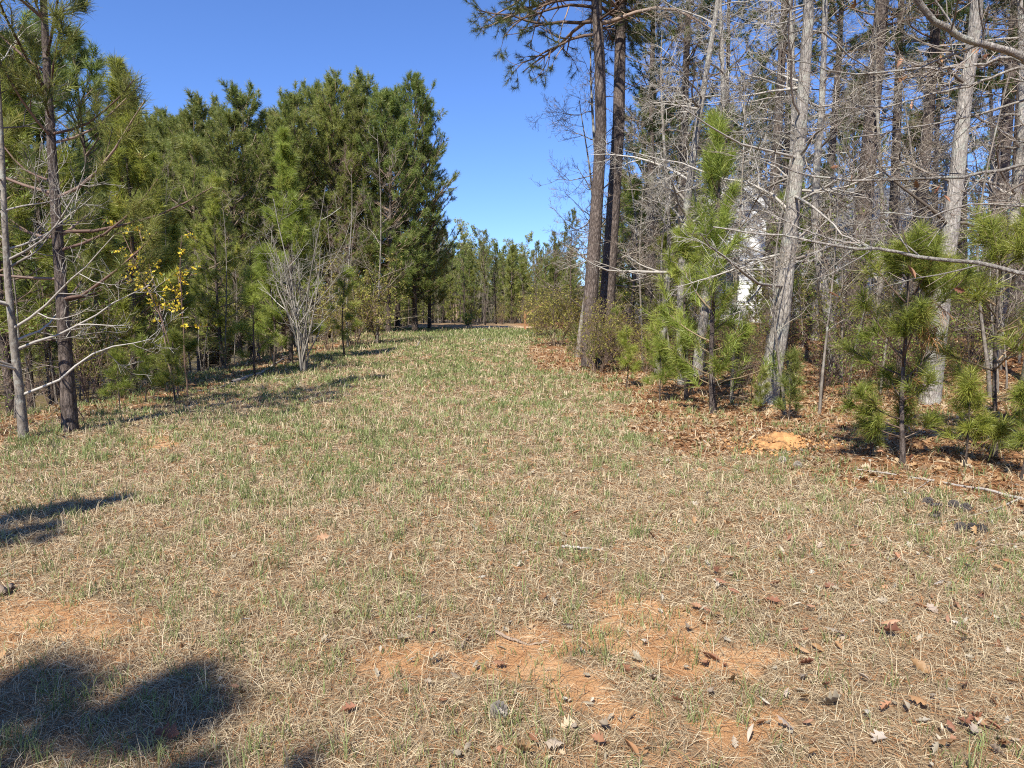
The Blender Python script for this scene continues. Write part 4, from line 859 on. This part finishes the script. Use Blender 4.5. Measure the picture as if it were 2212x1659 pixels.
# post at the end of the clearing
def boxes(name, bs, mat, parent=None):
    V, Fc = [], []
    for x0, x1, y0, y1, z0, z1 in bs:
        o = len(V); V += [(x, y, z) for z in (z0, z1) for x, y in ((x0, y0), (x1, y0), (x1, y1), (x0, y1))]
        Fc += [tuple(o + i for i in f) for f in ((3, 2, 1, 0), (4, 5, 6, 7), (0, 1, 5, 4), (1, 2, 6, 5), (2, 3, 7, 6), (3, 0, 4, 7))]
    m_ = bpy.data.meshes.new(name); m_.from_pydata(V, [], Fc); m_.update(); m_.materials.append(M[mat]); return obj(name, m_, parent)
p = at(1134, 42); t_ = tag(bpy.data.objects.new('wooden_post', None), 'rusty brown wooden post with a slanting brace at the end of the clearing', 'post'); C.objects.link(t_); t_.location = p
boxes('upright', [(-.07, .07, -.07, .07, -.2, 1.15)], 'post', t_)
o = boxes('brace', [(0, 1.4, -.03, .03, -.04, .04)], 'post', t_); o.location = (.08, 0, 1.0); o.rotation_euler = (0, -.55, 0)

# --- house behind the woods
hx, hy = 11.2, 36.0; hz = float(H(hx, hy)) + .75; h_ = tag(bpy.data.objects.new('house', None), 'white sided house with grey shingle roof behind the bare woods', 'house'); C.objects.link(h_); h_.location = (hx, hy, hz)
def poly(name, V, Fc, mat, parent):
    m_ = bpy.data.meshes.new(name); m_.from_pydata(V, [], Fc); m_.update(); m_.materials.append(M[mat]); return obj(name, m_, parent)
# main block: x -7..11, y 0..8, eaves 3.4, ridge 6.6 ; front gable x -3.6..2.4 projecting to y -2
sid = [(-3.55, 11, .0, 8, -1.4, 3.4)]; boxes('wall', sid, 'siding', h_)
g_w = poly('gable', [(-3.6, -2, -1.4), (2.4, -2, -1.4), (2.4, -2, 3.4), (-.6, -2, 5.9), (-3.6, -2, 3.4), (-3.6, -.003, -1.4), (2.4, -.003, -1.4), (2.4, -.003, 3.4), (-.6, -.003, 5.9), (-3.6, -.003, 3.4)], [(0, 1, 2, 3, 4), (1, 6, 7, 2), (5, 0, 4, 9)], 'siding', h_)
boxes('siding_boards', [(-3.6, 2.4, -2.02, -2.003, -.5 + .2 * q, -.5 + .2 * q + .018) for q in range(19)] + [(2.45, 11, -.02, -.003, -.5 + .2 * q, -.5 + .2 * q + .018) for q in range(19)], 'trim', h_)
poly('roof', [(-3.9, -.5, 3.2), (11.5, -.5, 3.2), (11.5, 4, 6.6), (-3.9, 4, 6.6), (-3.9, 8.5, 3.2), (11.5, 8.5, 3.2), (-3.9, -.5, 3.35), (11.5, -.5, 3.35), (11.5, 4, 6.78), (-3.9, 4, 6.78), (-3.9, 8.5, 3.35), (11.5, 8.5, 3.35)],
     [(6, 7, 8, 9), (9, 8, 11, 10), (0, 3, 2, 1), (3, 4, 5, 2), (0, 1, 7, 6), (4, 10, 11, 5), (0, 6, 9, 3), (3, 9, 10, 4), (1, 2, 8, 7), (2, 5, 11, 8)], 'shingle', h_)
poly('gable_roof', [(-4.1, -2.4, 3.05), (-.6, -2.4, 5.97), (2.9, -2.4, 3.05), (-4.1, 2.8, 3.05), (-.6, 2.8, 5.97), (2.9, 2.8, 3.05), (-4.1, -2.4, 3.25), (-.6, -2.4, 6.17), (2.9, -2.4, 3.25), (-4.1, 2.8, 3.25), (-.6, 2.8, 6.17), (2.9, 2.8, 3.25)],
     [(6, 7, 10, 9), (7, 8, 11, 10), (0, 3, 4, 1), (1, 4, 5, 2), (3, 9, 10, 4), (4, 10, 11, 5), (0, 6, 9, 3), (2, 5, 11, 8)], 'shingle', h_)
poly('gable_trim', [(-4.1, -2.45, 2.95), (-.6, -2.45, 5.87), (2.9, -2.45, 2.95), (2.9, -2.45, 3.25), (-.6, -2.45, 6.17), (-4.1, -2.45, 3.25), (-4.1, -2.403, 2.95), (-.6, -2.403, 5.87), (2.9, -2.403, 2.95), (2.9, -2.403, 3.25), (-.6, -2.403, 6.17), (-4.1, -2.403, 3.25)],
     [(0, 1, 4, 5), (1, 2, 3, 4), (0, 6, 7, 1), (1, 7, 8, 2), (5, 4, 10, 11), (4, 3, 9, 10), (0, 5, 11, 6), (2, 8, 9, 3)], 'trim', h_)
boxes('fascia', [(2.95, 11.5, -.56, -.505, 3.1, 3.34)], 'trim', h_)
for x0, yf in ((-1.4, -2.003), (4.2, -.003), (7.6, -.003)):
    w_ = boxes('window', [(x0 - .09, x0 + 1.29, yf - .05, yf, .9, .99), (x0 - .09, x0 + 1.29, yf - .05, yf, 2.4, 2.49), (x0 - .09, x0, yf - .05, yf, .99, 2.4), (x0 + 1.2, x0 + 1.29, yf - .05, yf, .99, 2.4), (x0 + .58, x0 + .62, yf - .045, yf, .99, 2.4)], 'trim', h_)
    boxes('pane', [(x0 + .002, x0 + 1.198, yf - .022, yf - .018, .992, 2.398)], 'glass', w_)

# ================================================================== light, sky, camera
SUN_EL, SUN_AZ = math.radians(47), math.radians(202)      # azimuth clockwise from +Y: behind, to the left
sd = np.array([math.sin(SUN_AZ) * math.cos(SUN_EL), math.cos(SUN_AZ) * math.cos(SUN_EL), math.sin(SUN_EL)])
from mathutils import Vector
l = bpy.data.lights.new('sun', 'SUN'); l.energy = 5.0; l.angle = math.radians(.55); l.color = (1, .955, .88)
o = bpy.data.objects.new('sun', l); C.objects.link(o); o.rotation_euler = Vector(sd).to_track_quat('Z', 'Y').to_euler()
w = bpy.data.worlds.new('World'); SC.world = w; w.use_nodes = True; nt = w.node_tree
sky = nt.nodes.new('ShaderNodeTexSky'); sky.sky_type = 'NISHITA'; sky.sun_disc = False; sky.sun_elevation = SUN_EL; sky.sun_rotation = SUN_AZ
sky.air_density = 1.0; sky.dust_density = .0; sky.ozone_density = 6.0; sky.altitude = 100
bg = nt.nodes['Background']; bg.inputs[1].default_value = .085
wb = nt.nodes.new('ShaderNodeMixRGB'); wb.blend_type = 'MULTIPLY'; wb.inputs[0].default_value = 1; wb.inputs[2].default_value = (.84, .98, 1.32, 1)   # white balance of the sky
nt.links.new(sky.outputs[0], wb.inputs[1]); nt.links.new(wb.outputs[0], bg.inputs[0])
cam = bpy.data.cameras.new('camera'); cam.sensor_width = 36; cam.lens = F / 2212 * 36; cam.clip_end = 1500; cam.clip_start = .05
o = bpy.data.objects.new('camera', cam); C.objects.link(o); o.location = CAM; o.rotation_euler = (math.pi / 2 - PITCH, 0, 0); SC.camera = o
SC.view_settings.view_transform = 'Standard'; SC.view_settings.look = 'None'; SC.view_settings.gamma = 1; SC.view_settings.exposure = .85
cy = SC.cycles; cy.max_bounces = 6; cy.diffuse_bounces = 3; cy.glossy_bounces = 2; cy.transmission_bounces = 3; cy.transparent_max_bounces = 4
cy.caustics_reflective = cy.caustics_refractive = False; cy.use_adaptive_sampling = True; cy.adaptive_threshold = .015; cy.use_denoising = False
cy.sample_clamp_indirect = 4; cy.filter_width = 1.1
